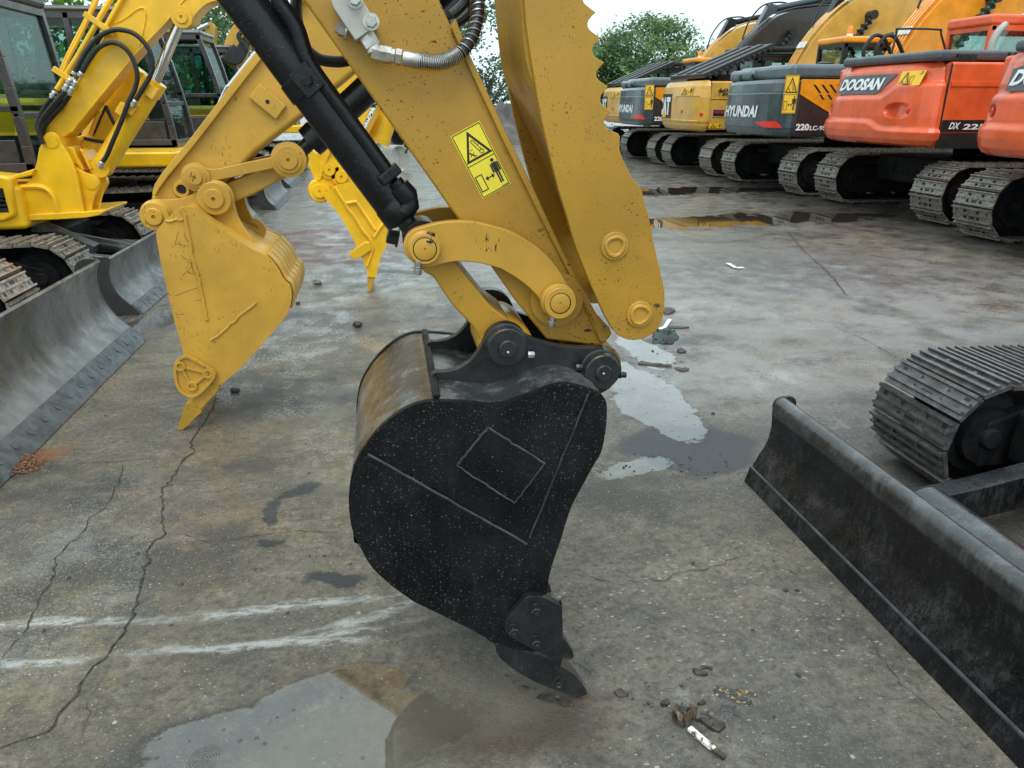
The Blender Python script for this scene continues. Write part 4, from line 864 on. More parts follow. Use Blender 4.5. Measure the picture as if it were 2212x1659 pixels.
# ================================================================== LEFT ROW
def blade_prof(s=1.):
    return [(x*s, z*s) for x, z in [(.0,.005),(-.085,.10),(-.15,.175),(-.19,.26),(-.205,.35),(-.195,.43),(-.17,.50)]]
def left_under(root, o, yb0, yb1, bh=1., bm=None, bname='dozer_blade', hold=True, tracks=True, tm=None, xs=-.52, endp=True, tseed=5, th=.66, tw=.42, L=2.6):
    ox, oy = o; bm = bm or m_bldgrey; off = (ox, 0, 0)
    bd = blade(root, blade_prof(bh), yb0, yb1, bm, .025, back=-1, name=bname, off=off)
    ce = [(.004,.001),(-.080*bh,.092*bh),(-.092*bh,.083*bh),(-.012,.001)]
    nseg = 3; 
    for k in range(nseg):
        a = yb0+(yb1-yb0)*[0,.12,.88][k]; b = yb0+(yb1-yb0)*[.12,.88,1][k]
        q = MB(); q.prism([(x+.006, z+.004) for x, z in ce], a+.004, b-.004)
        m = max(2, int((b-a)/.16))
        for i in range(m):
            c = Vector((-.045*bh+.008, a+(b-a)*(i+.5)/m, .052*bh+.006)); q.lathe(c, (.7,0,.7), [(-.004,.022),(.0015,.022),(.0015,.017),(.0003,.016)], 14)
        q.make('cutting_edge', m_cut, bd, off=off, bev=.003)
    if endp:
        for yy in (yb0-.012, yb1):
            P = [(-.02,.0),(-.085*bh,.10*bh),(-.15*bh,.175*bh),(-.19*bh,.26*bh),(-.205*bh,.35*bh),(-.19*bh,.43*bh),(-.17*bh,.50*bh),(-.22*bh,.52*bh),(-.30*bh,.50*bh),(-.33*bh,.40*bh),(-.33*bh,.12),(-.25*bh,.02)]
            MB().prism(smooth(P, 2), yy, yy+.012).make('end_plate', m_cabblk, bd, off=off, bev=.003)
    q = MB(); q.cyl((-.31*bh, yb0+.02, .30*bh), (-.31*bh, yb1-.02, .30*bh), .06, seg=18); q.make('blade_tube', bm, bd, off=off)
    yc = oy
    for sgn in (-1, 1):
        MB().bar((-.25*bh, yc+.42*sgn, .30*bh), (-1.35, yc+.22*sgn, .40), .09, .12).make('push_arm', bm, bd, off=off, bev=.01)
    q = MB(); q.cyl((-.32*bh, yc, .36*bh), (-1.1, yc, .52), .055, seg=18).cyl((-.345*bh, yc-.08, .34*bh), (-.345*bh, yc+.08, .34*bh), .085, seg=18); q.make('blade_cylinder', bm, bd, off=off)
    if tracks:
        for k, (a, b) in enumerate(((yb0+.02, yb0+.02+tw), (yb1-.02-tw, yb1-.02))):
            crawler(root, xs-L, xs, a, b, th, .125, (tm[k] if tm else m_trk), o=(ox, 0), seed=tseed+k)
    MB().box((xs-L+.4, yb0+tw+.05, .22), (xs-.45, yb1-tw-.05, .55)).lathe((xs-1.35, yc, .5), (0,0,1), [(0,.5),(.16,.5)], 28).make('undercarriage', m_dark, root, off=off, bev=.02)
    return bd

# ---- ochre machine whose arm crosses the picture
def machine_a():
    YC = 3.95; r3 = D(500, 700, 800); q5 = D(0, 768, 1024); q0 = D(0, 1536, 1024); r1 = D(600, 50, 700); q1 = D(0, 0, 1024); q2 = D(1024, 0, 1024); w3 = D(700, 0, 1000); r2 = D(1000, 400, 600)
    root = thing('excavator', 'ochre excavator in the left row, worn bucket resting on one tooth beside the crack', 'excavator', (-3.6, YC, 0))
    left_under(root, (-1.79, YC), 2.57, 5.35, bh=1.16, tm=(m_trkr, m_trkr), xs=-.60, tseed=11)
    Yv = Vector((0,1,0)); YN = 3.652; YF = 4.25
    out = [r3(*p) for p in [(622,352),(690,350),(760,368),(850,450),(1000,560),(1200,690),(1400,815),(1560,892),(1680,1020),(1760,1165),(1825,1225),(1843,1340),(1815,1490),(1735,1620)]]+[q5(*p) for p in [(2110,1490),(1930,1650)]]+[(478,832),(448,822),(420,790),(399,772)]+[q5(*p) for p in [(1560,1300),(1500,1090),(1430,790),(1380,560),(1352,400)]]+[r3(345,640,1), r3(352,612,1), r3(420,530), r3(485,462), r3(550,390)]
    P = smooth(XZ(out, YN), 3)
    arcp = [r3(*p) for p in [(640,360),(690,358),(752,376),(845,458),(995,568),(1195,698),(1395,822),(1550,900),(1670,1028),(1750,1175),(1812,1236),(1828,1340),(1800,1482),(1720,1612)]]+[q5(*p) for p in [(2100,1480),(1915,1640)]]+[(470,826)]
    A = smooth(XZ(arcp, YN), 3, False)
    inn = []
    for i, p in enumerate(A):
        a = A[max(0, i-1)]; b = A[min(len(A)-1, i+1)]; dx, dz = b[0]-a[0], b[1]-a[1]; L = math.hypot(dx, dz); inn.append((p[0]+dz/L*.018, p[1]-dx/L*.018))
    bucket = MB().prism(A+inn[::-1], YN+.015, YF-.015).make('bucket', m_ochA, root)
    for y in (YN, YF-.018): MB().prism(P, y, y+.018).make('side_plate', m_ochA, bucket, bev=.005)
    # wear straps round the heel
    hs = [r3(*p) for p in [(1560,892),(1680,1020),(1760,1165),(1825,1225),(1843,1340),(1815,1490)]]
    H = smooth(XZ(hs, YN), 4, False); H2 = []
    for i, p in enumerate(H):
        a = H[max(0, i-1)]; b = H[min(len(H)-1, i+1)]; dx, dz = b[0]-a[0], b[1]-a[1]; L = math.hypot(dx, dz); H2.append((p[0]-dz/L*.010, p[1]+dx/L*.010))
    for k in range(6):
        y = YN+.03+k*.093; MB().prism(H+H2[::-1], y, y+.072).make('wear_strap', m_ochA, bucket, bev=.003)
    # welded lines
    for pts in ([r3(632,365),r3(660,450),r3(700,640),r3(740,860),r3(790,1050),r3(820,1180),r3(860,1380),r3(905,1600)], [q5(2212,960),q5(2060,1080),q5(1950,1180),q5(1820,1285)], [r3(465,505),r3(560,498),r3(645,490)]):
        v = []; 
        Q = [PY(p, YN-.002) for p in pts]
        for a, b in zip(Q[:-1], Q[1:]):
            for k in range(5): v.append(a.lerp(b, k/5)+Vector((random.gauss(0,.003),0,random.gauss(0,.003))))
        v.append(Q[-1]); MB().tube(v, .0095 if len(pts) > 4 else .006, 6, k=1).make('weld_bead', m_ochA, bucket)
    sq = MB()
    for pl in ([(592,632),(580,690),(556,775)],[(600,735),(618,790)],[(560,760),(700,800)],[(690,962),(742,980),(722,1040),(640,1108)],[(622,880),(662,930),(740,950),(745,985)],[(735,960),(760,1085)],[(660,640),(668,690),(708,760),(712,800)],[(560,1545),(655,1548)],[(575,1560),(600,1575)],[(770,1385),(850,1378)],[(545,1340),(690,1290),(810,1250)],[(720,1060),(700,1085),(768,1095)],[(480,1300),(500,1330)]):
        sq.tube([PY(r3(x+random.gauss(0,5), y+random.gauss(0,5)), YN-.0001+.0010) for x, y in pl], .0017, 5, k=3)
    sq.make('scratches', m_mudc, bucket)
    scd = [(378,792),(384,780),(398,771),(412,774),(440,790),(460,802),(462,812),(452,828),(430,850),(412,858),(392,848),(380,826)]
    SP = smooth(XZ(scd, YN-.03), 2); inn_ = [(.5*(p[0]+SP[0][0]*0+sum(q[0] for q in SP)/len(SP)), .5*(p[1]+sum(q[1] for q in SP)/len(SP))) for p in SP]
    for ya, yb in ((YN-.03, YN-.001), (YF+.001, YF+.03)):
        q = MB().prism(SP, ya+.012 if ya < YN else ya, yb if ya < YN else yb-.012)
        fy = ya if ya < YN else yb-.012
        n = len(SP)
        for i in range(0, n):
            a, b = SP[i], SP[(i+1) % n]; q.bar((a[0], fy+.008, a[1]), (b[0], fy+.008, b[1]), .016, .014)
        for c in ((389,792),(449,808),(414,835)):
            p = PY(c, YN-.03); q.lathe((p.x, fy+(.012 if ya < YN else 0), p.z), (0,-1 if ya < YN else 1,0), [(0,.026),(.014,.026),(.014,.014),(.004,.013)], 18)
        pa, pb, pc = [PY(c, YN-.03) for c in ((389,792),(449,808),(414,835))]
        for a, b in ((pa,pb),(pb,pc),(pc,pa)): q.bar((a.x, fy+.008, a.z), (b.x, fy+.008, b.z), .014, .012)
        q.make('side_cutter', m_ochA, bucket, bev=.002)
    ad = [(418,858),(440,835),(475,820),(480,828),(470,848),(434,888),(400,874),(410,866)]; to = [(401,873),(435,888),(420,905),(392,935),(384,937),(380,932),(392,898)]
    ta = XZ(ad, YN); tt = smooth(XZ(to, YN), 2); tp = PY((384,936), YN); hx = PY((418,880), YN)
    for k in range(4):
        yc = YN+.045+k*.168
        MB().prism([p[:2] for p in ta], yc-.04, yc+.04).make('tooth_adapter', m_ochA, bucket, bev=.012, seg=3)
        q = MB().prism(tt, -.038, .038); L = Vector((tp.x-hx.x,0,tp.z-hx.z)); LL = L.length; L /= LL
        for v in q.v: s_ = max(0, min(1, ((v.x-hx.x)*L.x+(v.z-hx.z)*L.z)/LL)); v.y = yc+v.y*(1-.55*s_); v.z = max(.002, v.z)
        q.lathe(PY((414,887), YN)+Yv*(yc-.034-YN), (0,-1,0), [(0,.011),(.003,.011),(.003,.008),(0,.008)], 12).make('bucket_tooth', m_ochA, bucket, bev=.004)
    ear = [(163,430),(176,355),(240,293),(330,270),(450,272),(600,258),(720,222),(850,150),(940,92),(1030,80),(1110,128),(1170,210),(1205,300),(1232,420),(1300,560),(1380,670),(1430,742,1),(1200,740,1),(1000,640,1),(700,480,1),(420,600,1),(345,628,1),(260,580),(190,510)]
    EN = 3.80; E = smooth(XZ(ear, EN, r3), 3)
    for y in (EN, 4.085): MB().prism(E, y, y+.024).make('bucket_ear', m_ochA, bucket, bev=.004)
    for c, k in (((325,460),.068),((985,262),.079)):
        p = PY(r3(*c), 3.765)
        MB().lathe(p, (0,-1,0), [(-.04,k*1.12),(-.028,k*1.1),(-.02,k),(0,k),(.004,k*.94),(.004,k*.62),(.014,k*.60),(.017,k*.55),(.017,.010),(.004,.008)], 34).make('pin_boss', m_ochA, bucket)
        MB().lathe((p.x, 4.109, p.z), (0,1,0), [(0,k),(.03,k),(.033,k*.6),(.045,k*.55)], 26).make('pin_boss', m_ochA, bucket)
    hk = [(1380,500),(1410,482),(1460,485),(1520,530),(1560,600),(1550,660),(1512,702),(1440,690),(1360,600),(1330,560),(1380,570),(1440,598),(1470,590),(1470,560),(1430,535),(1390,530)]
    MB().prism(smooth(XZ(hk, 4.02, r3), 2), 4.02, 4.04).make('lifting_hook', m_ochA, bucket, bev=.003)
    # stick
    SN = 3.835; SF = 4.065
    st = [(338,408,1),(326,425),(330,440),(360,470,1),(430,440,1),(490,392),(553,327,1),(653,250,1),(760,160,1),(960,-10,1),(1120,-200,1),(900,-260,1),(740,-130,1),(563,117,1),(410,309,1)]
    sp = smooth(XZ(st, SN), 2); stick = MB().prism(sp, SN, SF).make('stick', m_ochA, root, bev=.022, seg=4)
    fl = [(334,424),(328,420),(334,398),(352,370),(404,308),(556,109),(742,-136),(752,-128),(568,122),(414,320),(362,382),(346,404)]
    MB().prism([p[:2] for p in XZ(fl, SN-.03)], SN-.03, SF+.03).make('flange_plate', m_ochA, stick, bev=.004)
    p = PY(w3(822,900), SN-.012)
    tx = Vector((.75,0,-.66)); MB().obox(p, tx*.075, Yv*.012, Vector((.66,0,.75))*.042).make('mounting_pad', m_ochA, stick, bev=.006)
    MB().lathe(p-Yv*.0125, (0,-1,0), [(0,.010),(.0008,.010)], 14).make('pad_hole', m_ink, stick)
    p = PY(r3(635,155), SN); MB().lathe(p, (0,-1,0), [(0,.05),(.008,.042),(.024,.036),(.024,.024),(.0,.022)], 20, cap=False).lathe(p, (0,-1,0), [(0,.023),(.002,.023)], 16, 1).make('pin_socket', [m_ochA, m_ink], stick)
    # links
    lk = [(100,1500),(112,1470),(150,1445),(200,1440),(250,1470),(300,1492),(380,1492),(600,1442),(800,1400),(880,1380),(930,1345),(1000,1312),(1070,1330),(1120,1390),(1132,1460),(1110,1530),(1060,1552),(1000,1520),(950,1498),(880,1490),(500,1572),(300,1612),(240,1650),(180,1662),(120,1620),(98,1560)]
    LN = 3.79; lp = smooth(XZ(lk, LN, w3), 2)
    l1 = MB().prism(lp, LN, LN+.034).make('side_link', m_och2, root, bev=.005); MB().prism(lp, 4.076, 4.11).make('side_link', m_och2, root, bev=.005)
    for c, k in (((180,1568),.044),((1005,1415),.056)):
        MB().lathe(PY(w3(*c), LN-.012), (0,-1,0), [(-.012,k*1.5),(-.004,k*1.5),(0,k*1.15),(.008,k*1.1),(.008,k*.8),(.02,k*.75),(.02,.009),(.008,.008)], 30).make('pin_collar', m_och2, l1)
    hl = [(640,335),(648,350),(640,372),(600,392),(548,420),(500,440),(478,455),(450,440),(452,410),(480,398),(540,378),(600,350),(620,335)]
    MB().prism(smooth(XZ(hl, 3.84), 2), 3.842, 4.06).make('bucket_link', m_och2, root, bev=.012, seg=3)
    # cylinder
    ca = PY((669,308), YC); cb = PY((790,196), YC); ax = (cb-ca).normalized(); ec = PY((629,347), YC)
    cy = MB().lathe(ca, ax, [(0,.05),(0,.078),(.06,.080),(.064,.074),(.12,.074),(.12,.070),(1.7,.070)], 34).make('bucket_cylinder', m_blkcyl, root)
    MB().cyl(ca, ec, .036).lathe(ec-Yv*.07, (0,1,0), [(0,.06),(.14,.06)], 24).make('cylinder_rod', m_blkear, cy)
    # pipes and hoses along the stick top
    for k, (dx, mm) in enumerate(((0,m_chr),(7,m_chr),(14,m_ochA))):
        pts = [(574+dx*.9,88),(548+dx,118),(500+dx,178),(494+dx,186),(486+dx*1.2,196),(448+dx*1.1,280),(432+dx*1.1,305)] if k < 2 else [(590,92),(560,128),(520,190),(480,250),(455,296)]
        MB().tube([PY(p, 3.92+.03*k) for p in pts], .0085, 8).make('oil_pipe', mm, stick)
    for k, dx in enumerate((0, 8)):
        MB().cyl(PY((436+dx*1.1,298), 3.92+.03*k), PY((427+dx,316), 3.92+.03*k), .013, seg=10).make('hose_fitting', m_stl, stick)
        MB().tube([PY(p, y) for p, y in (((427+dx,316),3.93),((405+dx,345),3.97),((388+dx,372),4.05),((384+dx,395),4.15))], .012, 8).make('hydraulic_hose', m_rub, stick)
    MB().tube([PY(p, 4.1) for p in [(455,312),(425,316),(400,332),(392,352),(402,372),(425,378)]], .010, 8).make('hydraulic_hose', m_rub, stick)
    cab(root, (-1.79, 0), -3.3, -1.6, 4.0, 4.95, 1.1, 2.65, m_cabblk, m_cabblk)
    MB().box((-6.2, 2.75, .8), (-3.5, 5.15, 1.05)).box((-6.2, 2.8, 1.05), (-3.9, 3.85, 1.75)).make('house', m_ochA, root, bev=.06, seg=3)
machine_a()

# ---- bright yellow mini with the swing post
def machine_b():
    zL = D(0, 0, 900); qN = D(0, 600, 700); r2 = D(1000, 400, 600); w3 = D(700, 0, 1000); rr = D(1024, 768, 1024)
    YC = 7.15
    root = thing('excavator', 'bright yellow mini excavator with swing post and looping black hoses, left of the ochre arm', 'excavator', (-3.6, YC, 0))
    bd = left_under(root, (-2.02, YC), 6.08, 8.25, bh=.92, tm=(m_trk, m_trk), xs=-.42, tseed=21, L=2.5, th=.60)
    Yv = Vector((0,1,0))
    # strut over the tracks
    a = PY((78,486), 7.0); b = PY((206,540), 7.0)
    MB().bar(a, b, .15, .10).make('blade_strut', m_bldgrey, bd, bev=.006)
    # swing post / frame
    PN = 6.70
    fr = [(-260,470,1),(0,475,1),(120,478),(230,470),(330,425),(400,345),(440,235),(470,110),(492,-20)]+[(x/.17090*.2197, (y*.2197-324.0)/.1709) for x, y in [(415,1400),(422,1345),(465,1306),(505,1300),(545,1315),(580,1355),(604,1410)]]+[(825,0),(900,120),(945,240),(1000,480),(1035,700),(1062,850,1),(750,880,1),(-260,915,1)]
    ff = []
    for p in fr:
        c = qN(p[0], p[1]); ff.append((c[0], c[1])+((1,) if len(p) > 2 else ()))
    F2 = smooth(XZ(ff, PN), 2)
    post = MB().prism(F2, PN, PN+.045).make('swing_frame', m_yel, root, bev=.008); MB().prism(F2, 7.05, 7.095).make('swing_frame', m_yel, root, bev=.008)
    pts = [PY(qN(*p), PN-.004) for p in [(132,472),(300,465),(480,462),(580,490),(650,550),(690,620),(715,700),(740,820)]]
    MB().tube(pts, .022, 8).make('frame_rib', m_yel, post)
    pts = [PY(qN(*p), PN-.004) for p in [(940,240),(985,450),(1030,700),(1062,850)]]
    MB().tube(pts, .016, 8).make('frame_rib', m_yel, post)
    bs = [(-260,905),(60,905),(750,880),(1080,858),(1240,830),(1300,800),(1310,772),(1270,765),(1060,780),(-260,850)]
    B2 = XZ(bs, PN-.03, qN); MB().prism([p[:2] for p in B2], PN-.03, 7.3).make('deck', m_yel, root, bev=.008)
    c2 = [(945,235),(985,240),(1080,290),(1180,318),(1240,370),(1262,440),(1240,500),(1190,590),(1160,690),(1150,790,1),(1060,850,1),(1000,500)]
    C2 = smooth(XZ(c2, PN+.05, qN), 2)
    for y in (PN+.05, 6.95): MB().prism(C2, y, y+.035).make('cylinder_bracket', m_yel, root, bev=.006)
    p = PY(qN(1150,412), PN+.048); MB().lathe(p, (0,-1,0), [(0,.055),(.006,.055),(.008,.045),(.008,.006)], 26).make('bracket_pin', m_yel, root)
    mid = [(1340,355),(1355,410),(1330,470),(1290,560),(1258,680),(1262,760),(1200,800),(1100,800),(1160,600),(1250,400)]
    MB().prism(smooth(XZ(mid, 6.9, qN), 2), 6.88, 6.93).make('post_web', m_yel, root, bev=.004)
    gs = [(600,60),(820,-20),(950,230),(1170,250),(1160,200),(1020,-60),(740,-60)]
    MB().prism([p[:2] for p in XZ(gs, 6.98, qN)], 6.80, 7.0).make('post_casting', m_yel, root, bev=.03, seg=3)
    MB().prism([p[:2] for p in XZ([(1010,-20),(1060,0),(1170,240),(1140,250)], 6.78, qN)], 6.76, 7.04).make('post_casting', m_yel, root, bev=.008)
    # boom
    BN = 6.78; BF = 7.04
    bm = [(480,1312),(486,1270),(505,1228),(560,1130),(600,1062),(830,702),(1100,240),(1235,-10,1),(1330,-190,1),(2330,-420,1),(2700,-300,1),(2550,-90,1),(2230,-12),(2110,8),(2030,36),(1960,95),(1905,160),(1880,215),(1830,246),(1775,242),(1722,206),(1690,184),(1640,190),(1610,215),(1300,560),(860,1098),(740,1250),(690,1300),(630,1345),(560,1350)]
    Bp = smooth(XZ(bm, BN, zL), 2)
    boom = MB().prism(Bp, BN, BF).make('boom', m_yel, root, bev=.012, seg=3)
    for c, r_ in (((503,1388),.052),((1788,168),.05)):
        MB().lathe(PY(zL(*c), (PN if c[0] < 600 else BN)-.001), (0,-1,0), ([(0,.060),(.001,.060),(.001,r_),(.006,r_),(.008,.008)] if c[0] < 600 else [(0,.085),(.015,.080),(.016,.05),(.03,.045),(.03,.012),(.01,.01)]), 28).make('pivot_pin', m_yel, boom)
    for pts in ([(1125,235),(1230,180),(1330,105),(1395,78),(1425,100),(1430,180),(1400,330),(1370,460)], [(480,1250),(600,1070),(820,720),(1095,250),(1240,-10)], [(700,1300),(860,1100),(1310,560),(1640,205),(1790,20),(1850,-30)]):
        MB().tube([PY(zL(*p), BN-.001) for p in pts], .008, 6).make('weld_bead', m_yel, boom)
    for pts, r_, y in (([(1130,-60),(1085,0),(990,160),(900,320),(760,560),(640,750),(580,850),(560,880)], .021, 6.76), ([(960,-60),(925,10),(880,120),(740,390),(640,590),(600,690)], .013, 6.90), ([(985,-60),(955,0),(800,330),(670,580),(625,700)], .014, 6.85), ([(1230,-60),(1190,0),(1060,230),(1000,330)], .018, 6.76)):
        MB().tube([PY(zL(*p), y) for p in pts], r_, 10).make('oil_pipe', m_yel, boom)
    for c, L in (((980,238),.17),((630,742),.12)):
        p = PY(zL(*c), 6.745); t = Vector((.78,0,-.58)); MB().obox(p, t*L*.75, Yv*.012, Vector((.58,0,.78))*.022).make('pipe_clamp', m_yel, boom, bev=.003)
    hoses = [[(735,705),(770,640),(850,500),(950,380),(1060,312),(1170,292),(1300,322),(1400,400),(1475,510),(1500,640),(1470,760),(1400,880),(1335,985)],
             [(805,710),(880,580),(970,470),(1080,420),(1180,440),(1270,520),(1330,640),(1350,760),(1325,880),(1265,1000),(1220,1120),(1165,1260),(1100,1410),(1050,1530),(1010,1590)],
             [(640,905),(560,990),(480,1080),(410,1180),(385,1280),(405,1370),(430,1410)], [(685,935),(620,1030),(530,1130),(450,1225),(425,1310),(430,1400)], [(515,955),(440,1055),(385,1160),(368,1250),(395,1350)], [(600,960),(530,1080),(440,1180),(400,1260),(420,1380)]]
    for i, h in enumerate(hoses):
        y0 = 6.70 if i < 2 else 6.74; r_ = .0185
        if i == 2: y0 = 6.68
        MB().tube([PY(zL(*p), y0) for p in h], r_, 10).make('hydraulic_hose', m_rub, boom)
    for a, b in (((735,705),(722,735)),((805,710),(780,750)),((660,830),(630,905)),((715,850),(680,935)),((545,900),(505,965)),((1335,985),(1300,1050)),((1010,1590),(975,1650)),((700,775),(665,835)),((750,800),(720,850))):
        A = PY(zL(*a), 6.70); B = PY(zL(*b), 6.70); L = (B-A).length
        MB().lathe(A, B-A, [(0,.020),(L*.2,.024),(L*.25,.019),(L*.5,.019),(L*.55,.025),(L*.75,.025),(L*.8,.017),(L,.017)], 10).make('hose_fitting', m_stl, boom)
    # boom cylinders
    ca = PY(zL(1005,1650), 6.86); cb = PY(zL(1530,790), 6.86); ax = (cb-ca).normalized(); Lc = (cb-ca).length
    cy = MB().lathe(ca, ax, [(0,.06),(.02,.085),(Lc-.12,.085),(Lc-.12,.094),(Lc,.094),(Lc,.05)], 30).make('boom_cylinder', m_yel, root)
    rp = PY(zL(1785,180), 6.86); MB().cyl(cb, rp, .042).make('cylinder_rod', m_chr, cy)
    MB().lathe(ca-Yv*.07, (0,1,0), [(0,.075),(.14,.075)], 22).make('rod_eye', m_yel, cy)
    t0 = PY(zL(1440,745), 6.78); t1 = PY(zL(1240,1110), 6.78); MB().cyl(t0, t1, .022).make('oil_pipe', m_yel, cy)
    for c in ((1490,900),(1290,1060),(1210,1080)):
        p = PY(zL(*c), 6.76); MB().obox(p, ax*.05, Yv*.03, Vector((ax.z,0,-ax.x))*.04).make('pipe_clamp', m_yel, cy, bev=.006)
    c0 = PY(zL(900,1460), 7.25); c1 = PY(zL(1290,700), 7.25); ax = (c1-c0).normalized()
    c2y = MB().lathe(c0+ax*.05, ax, [(0,.05),(.03,.115),((c1-c0).length,.115)], 30).lathe(c0-Yv*.10, (0,1,0), [(0,.11),(.02,.12),(.2,.12)], 24).make('swing_cylinder', m_yel, root)
    MB().tube([PY(zL(*p), 7.1) for p in [(1045,1040),(1000,1130),(950,1250),(910,1330)]], .012, 8).make('hydraulic_hose', m_rub, c2y)
    MB().tube([PY(zL(*p), 7.05) for p in [(1040,1040),(1070,1110),(1110,1190),(1135,1250),(1150,1330),(1080,1400),(980,1390),(830,1360)]], .016, 8).make('hydraulic_hose', m_rub, c2y)
    MB().tube([PY(zL(*p), 7.02) for p in [(985,1090),(950,1160),(915,1250),(890,1320)]], .018, 8).make('oil_pipe', m_yel, c2y)
    MB().prism(smooth(XZ([(820,1650),(840,1480),(870,1400),(920,1385),(970,1420),(990,1500),(985,1650)], 7.12, zL), 2), 7.10, 7.16).lathe(PY(zL(893,1445), 7.1), (0,-1,0), [(0,.09),(.02,.085),(.02,.06),(.04,.055),(.04,.03)], 24).make('cylinder_bracket', m_yel, root, bev=.006)
    # stick and bucket further right
    SN = 6.60; SF = 6.96
    s1 = [(820,832,1),(835,815),(885,765),(918,745),(940,760),(972,790,1),(1060,735,1),(1140,670,1)]
    sA = [r2(*p) for p in s1]+[(722,193,1),(800,-60,1),(960,-60,1),(870,60,1),(783,276,1),(748,372,1),(720,408,1)]+[r2(*p) for p in [(1100,1260),(1030,1350),(960,1200,1),(900,1050,1),(850,950,1),(832,860)]]
    S2 = smooth(XZ(sA, SN), 2); stk = MB().prism(S2, SN, SF).make('stick', m_yel, root, bev=.01)
    MB().bar(PY(r2(1170,730), SN-.01), PY(r2(1010,1180), SN-.01), .03, .03).make('stick_rib', m_yel, stk, bev=.005)
    MB().prism([p[:2] for p in XZ([(1880,60),(1925,150),(1740,520),(1700,430)], SN+.02, r2)], SN-.03, SN+.03).make('worn_patch_plate', m_ochA, stk)
    k0 = PY(r2(1880,620), 6.78); k1 = PY(r2(2010,250), 6.78); ax = (k1-k0).normalized()
    c3 = MB().lathe(k0, ax, [(0,.05),(0,.105),(.06,.105),(.06,.098),(1.9,.098)], 26).make('bucket_cylinder', m_yel, root)
    MB().lathe(k0+ax*.03-Vector((.09,0,.03)), ax, [(0,.04),(.05,.04)], 14).make('red_cap', m_red, c3)
    lj = PY((700,345), 6.78); MB().cyl(k0, PY(r2(1830,760), 6.78), .04).make('cylinder_rod', m_chr, c3)
    # bucket
    YN = 6.514
    ear = [(945,1340),(960,1290),(1010,1245),(1080,1235),(1180,1180),(1260,1090),(1330,1040),(1400,1030),(1460,1090),(1480,1180),(1600,1300,1),(1560,1500,1),(1100,1490,1),(1010,1440),(960,1400)]
    E2 = smooth(XZ(ear, YN+.10, r2), 2)
    bo = [r2(*p) for p in [(1080,1400,1),(1100,1375),(1230,1280),(1260,1262,1)]]+[r2(1540,1190,1), r2(1700,1380,1)]+[rr(*p) for p in [(1120,230,1),(1188,300,1),(1160,420,1),(1095,520),(1060,630),(1038,740,1),(965,730,1),(950,650),(915,570,1),(880,490,1),(800,330,1),(700,170,1),(600,60,1),(578,20,1)]]
    B3 = smooth(XZ(bo, YN), 2)
    bk = MB().prism(B3, YN, YN+.02).make('bucket', m_yel, root, bev=.006); MB().prism(B3, 7.03, 7.05).make('side_plate', m_yel, bk)
    A = XZ([(1540,1190),(1700,1380)], YN, r2)+XZ([(1120,230),(1188,300),(1160,420),(1095,520),(1055,640)], YN, rr)
    A = [(p[0]-.01, p[1]) for p in A]; MB().prism([p[:2] for p in A]+[(p[0]-.02, p[1]) for p in A[::-1]], YN+.018, 7.04).make('shell', m_yel, bk)
    for y in (YN+.10, 6.98): MB().prism(E2, y, y+.025).make('bucket_ear', m_yel, bk, bev=.004)
    for c, k in (((1030,1340),.09),((1350,1128),.085),((1172,1025),.08)):
        MB().lathe(PY(r2(*c), YN+.09), (0,-1,0), [(-.02,k*1.15),(0,k*1.1),(.02,k),(.02,k*.65),(.04,k*.6),(.04,.012),(.02,.01)], 26).make('pin_boss', m_yel, bk)
    for pts in ([r2(1250,1290), r2(1330,1420), r2(1400,1520), r2(1440,1600), rr(860,230), rr(920,330), rr(985,410), rr(1010,490)], [rr(1130,240), rr(1070,310), rr(1020,390)], [rr(1010,490), rr(960,640)], [r2(1420,1525), r2(1580,1500)], [rr(870,90), rr(1030,330)]):
        MB().tube([PY(p, YN-.004) for p in pts], .016, 6).make('weld_bead', m_yel, bk)
    for y in (YN, 6.75, 7.0):
        if y > YN: MB().prism([p[:2] for p in XZ([(960,640),(1060,640),(1038,740),(965,730)], YN, rr)], y, y+.05).make('tooth_adapter', m_yel, bk)
    MB().prism([p[:2] for p in XZ([(808,545),(815,520),(940,430),(985,430),(1000,500),(900,570),(850,580),(820,570)], YN-.02, rr)], YN-.03, YN+.03).make('side_cutter', m_yel, bk, bev=.01)
    tt = XZ([(962,728),(1032,745),(1000,830),(985,868),(965,870),(963,800)], YN, rr)
    for k in range(4):
        q = MB().prism([p[:2] for p in tt], YN+.01+k*.16, YN+.07+k*.16)
        for v in q.v: v.z = max(.003, v.z)
        q.make('bucket_tooth', m_ochA, bk, bev=.004)
    # cab and house
    cab(root, (0, 0), -4.75, -3.02, 7.14, 8.30, 1.02, 2.58, m_cabblk, m_cabblk, lean=.10, roof=.16, rearpanel=.35, panel=.38)
    hs_ = [(-240,300),(0,320),(118,345),(140,420),(160,600),(195,790),(185,850),(60,905),(-240,915)]
    q = MB(); q.prism([p[:2] for p in XZ(hs_, 6.56, qN)], 6.56, 6.70)
    hd = q.make('engine_cover', m_yel, root, bev=.03, seg=3)
    q = MB()
    for x, y, w_, h_ in ((38,560,12,60),(0,540,12,60),(15,640,40,30),(20,695,50,30),(30,750,55,30)):
        c = PY(qN(x, y), 6.558); q.box((c.x-w_*.0008, 6.557, c.z-h_*.0008), (c.x+w_*.0008, 6.559, c.z+h_*.0008))
    q.make('vent_slots', m_ink, hd)
    MB().prism([p[:2] for p in XZ([(-240,300),(130,330),(440,235),(405,320),(150,378),(-240,350)], 6.66, qN)], 6.66, 6.9).make('step_cover', m_yel, root, bev=.01)
    MB().box((-5.4, 6.6, .62), (-2.95, 7.9, .98)).box((-5.4, 6.6, .98), (-4.9, 8.2, 1.7)).make('house', m_yel, root, bev=.05, seg=3)
machine_b()

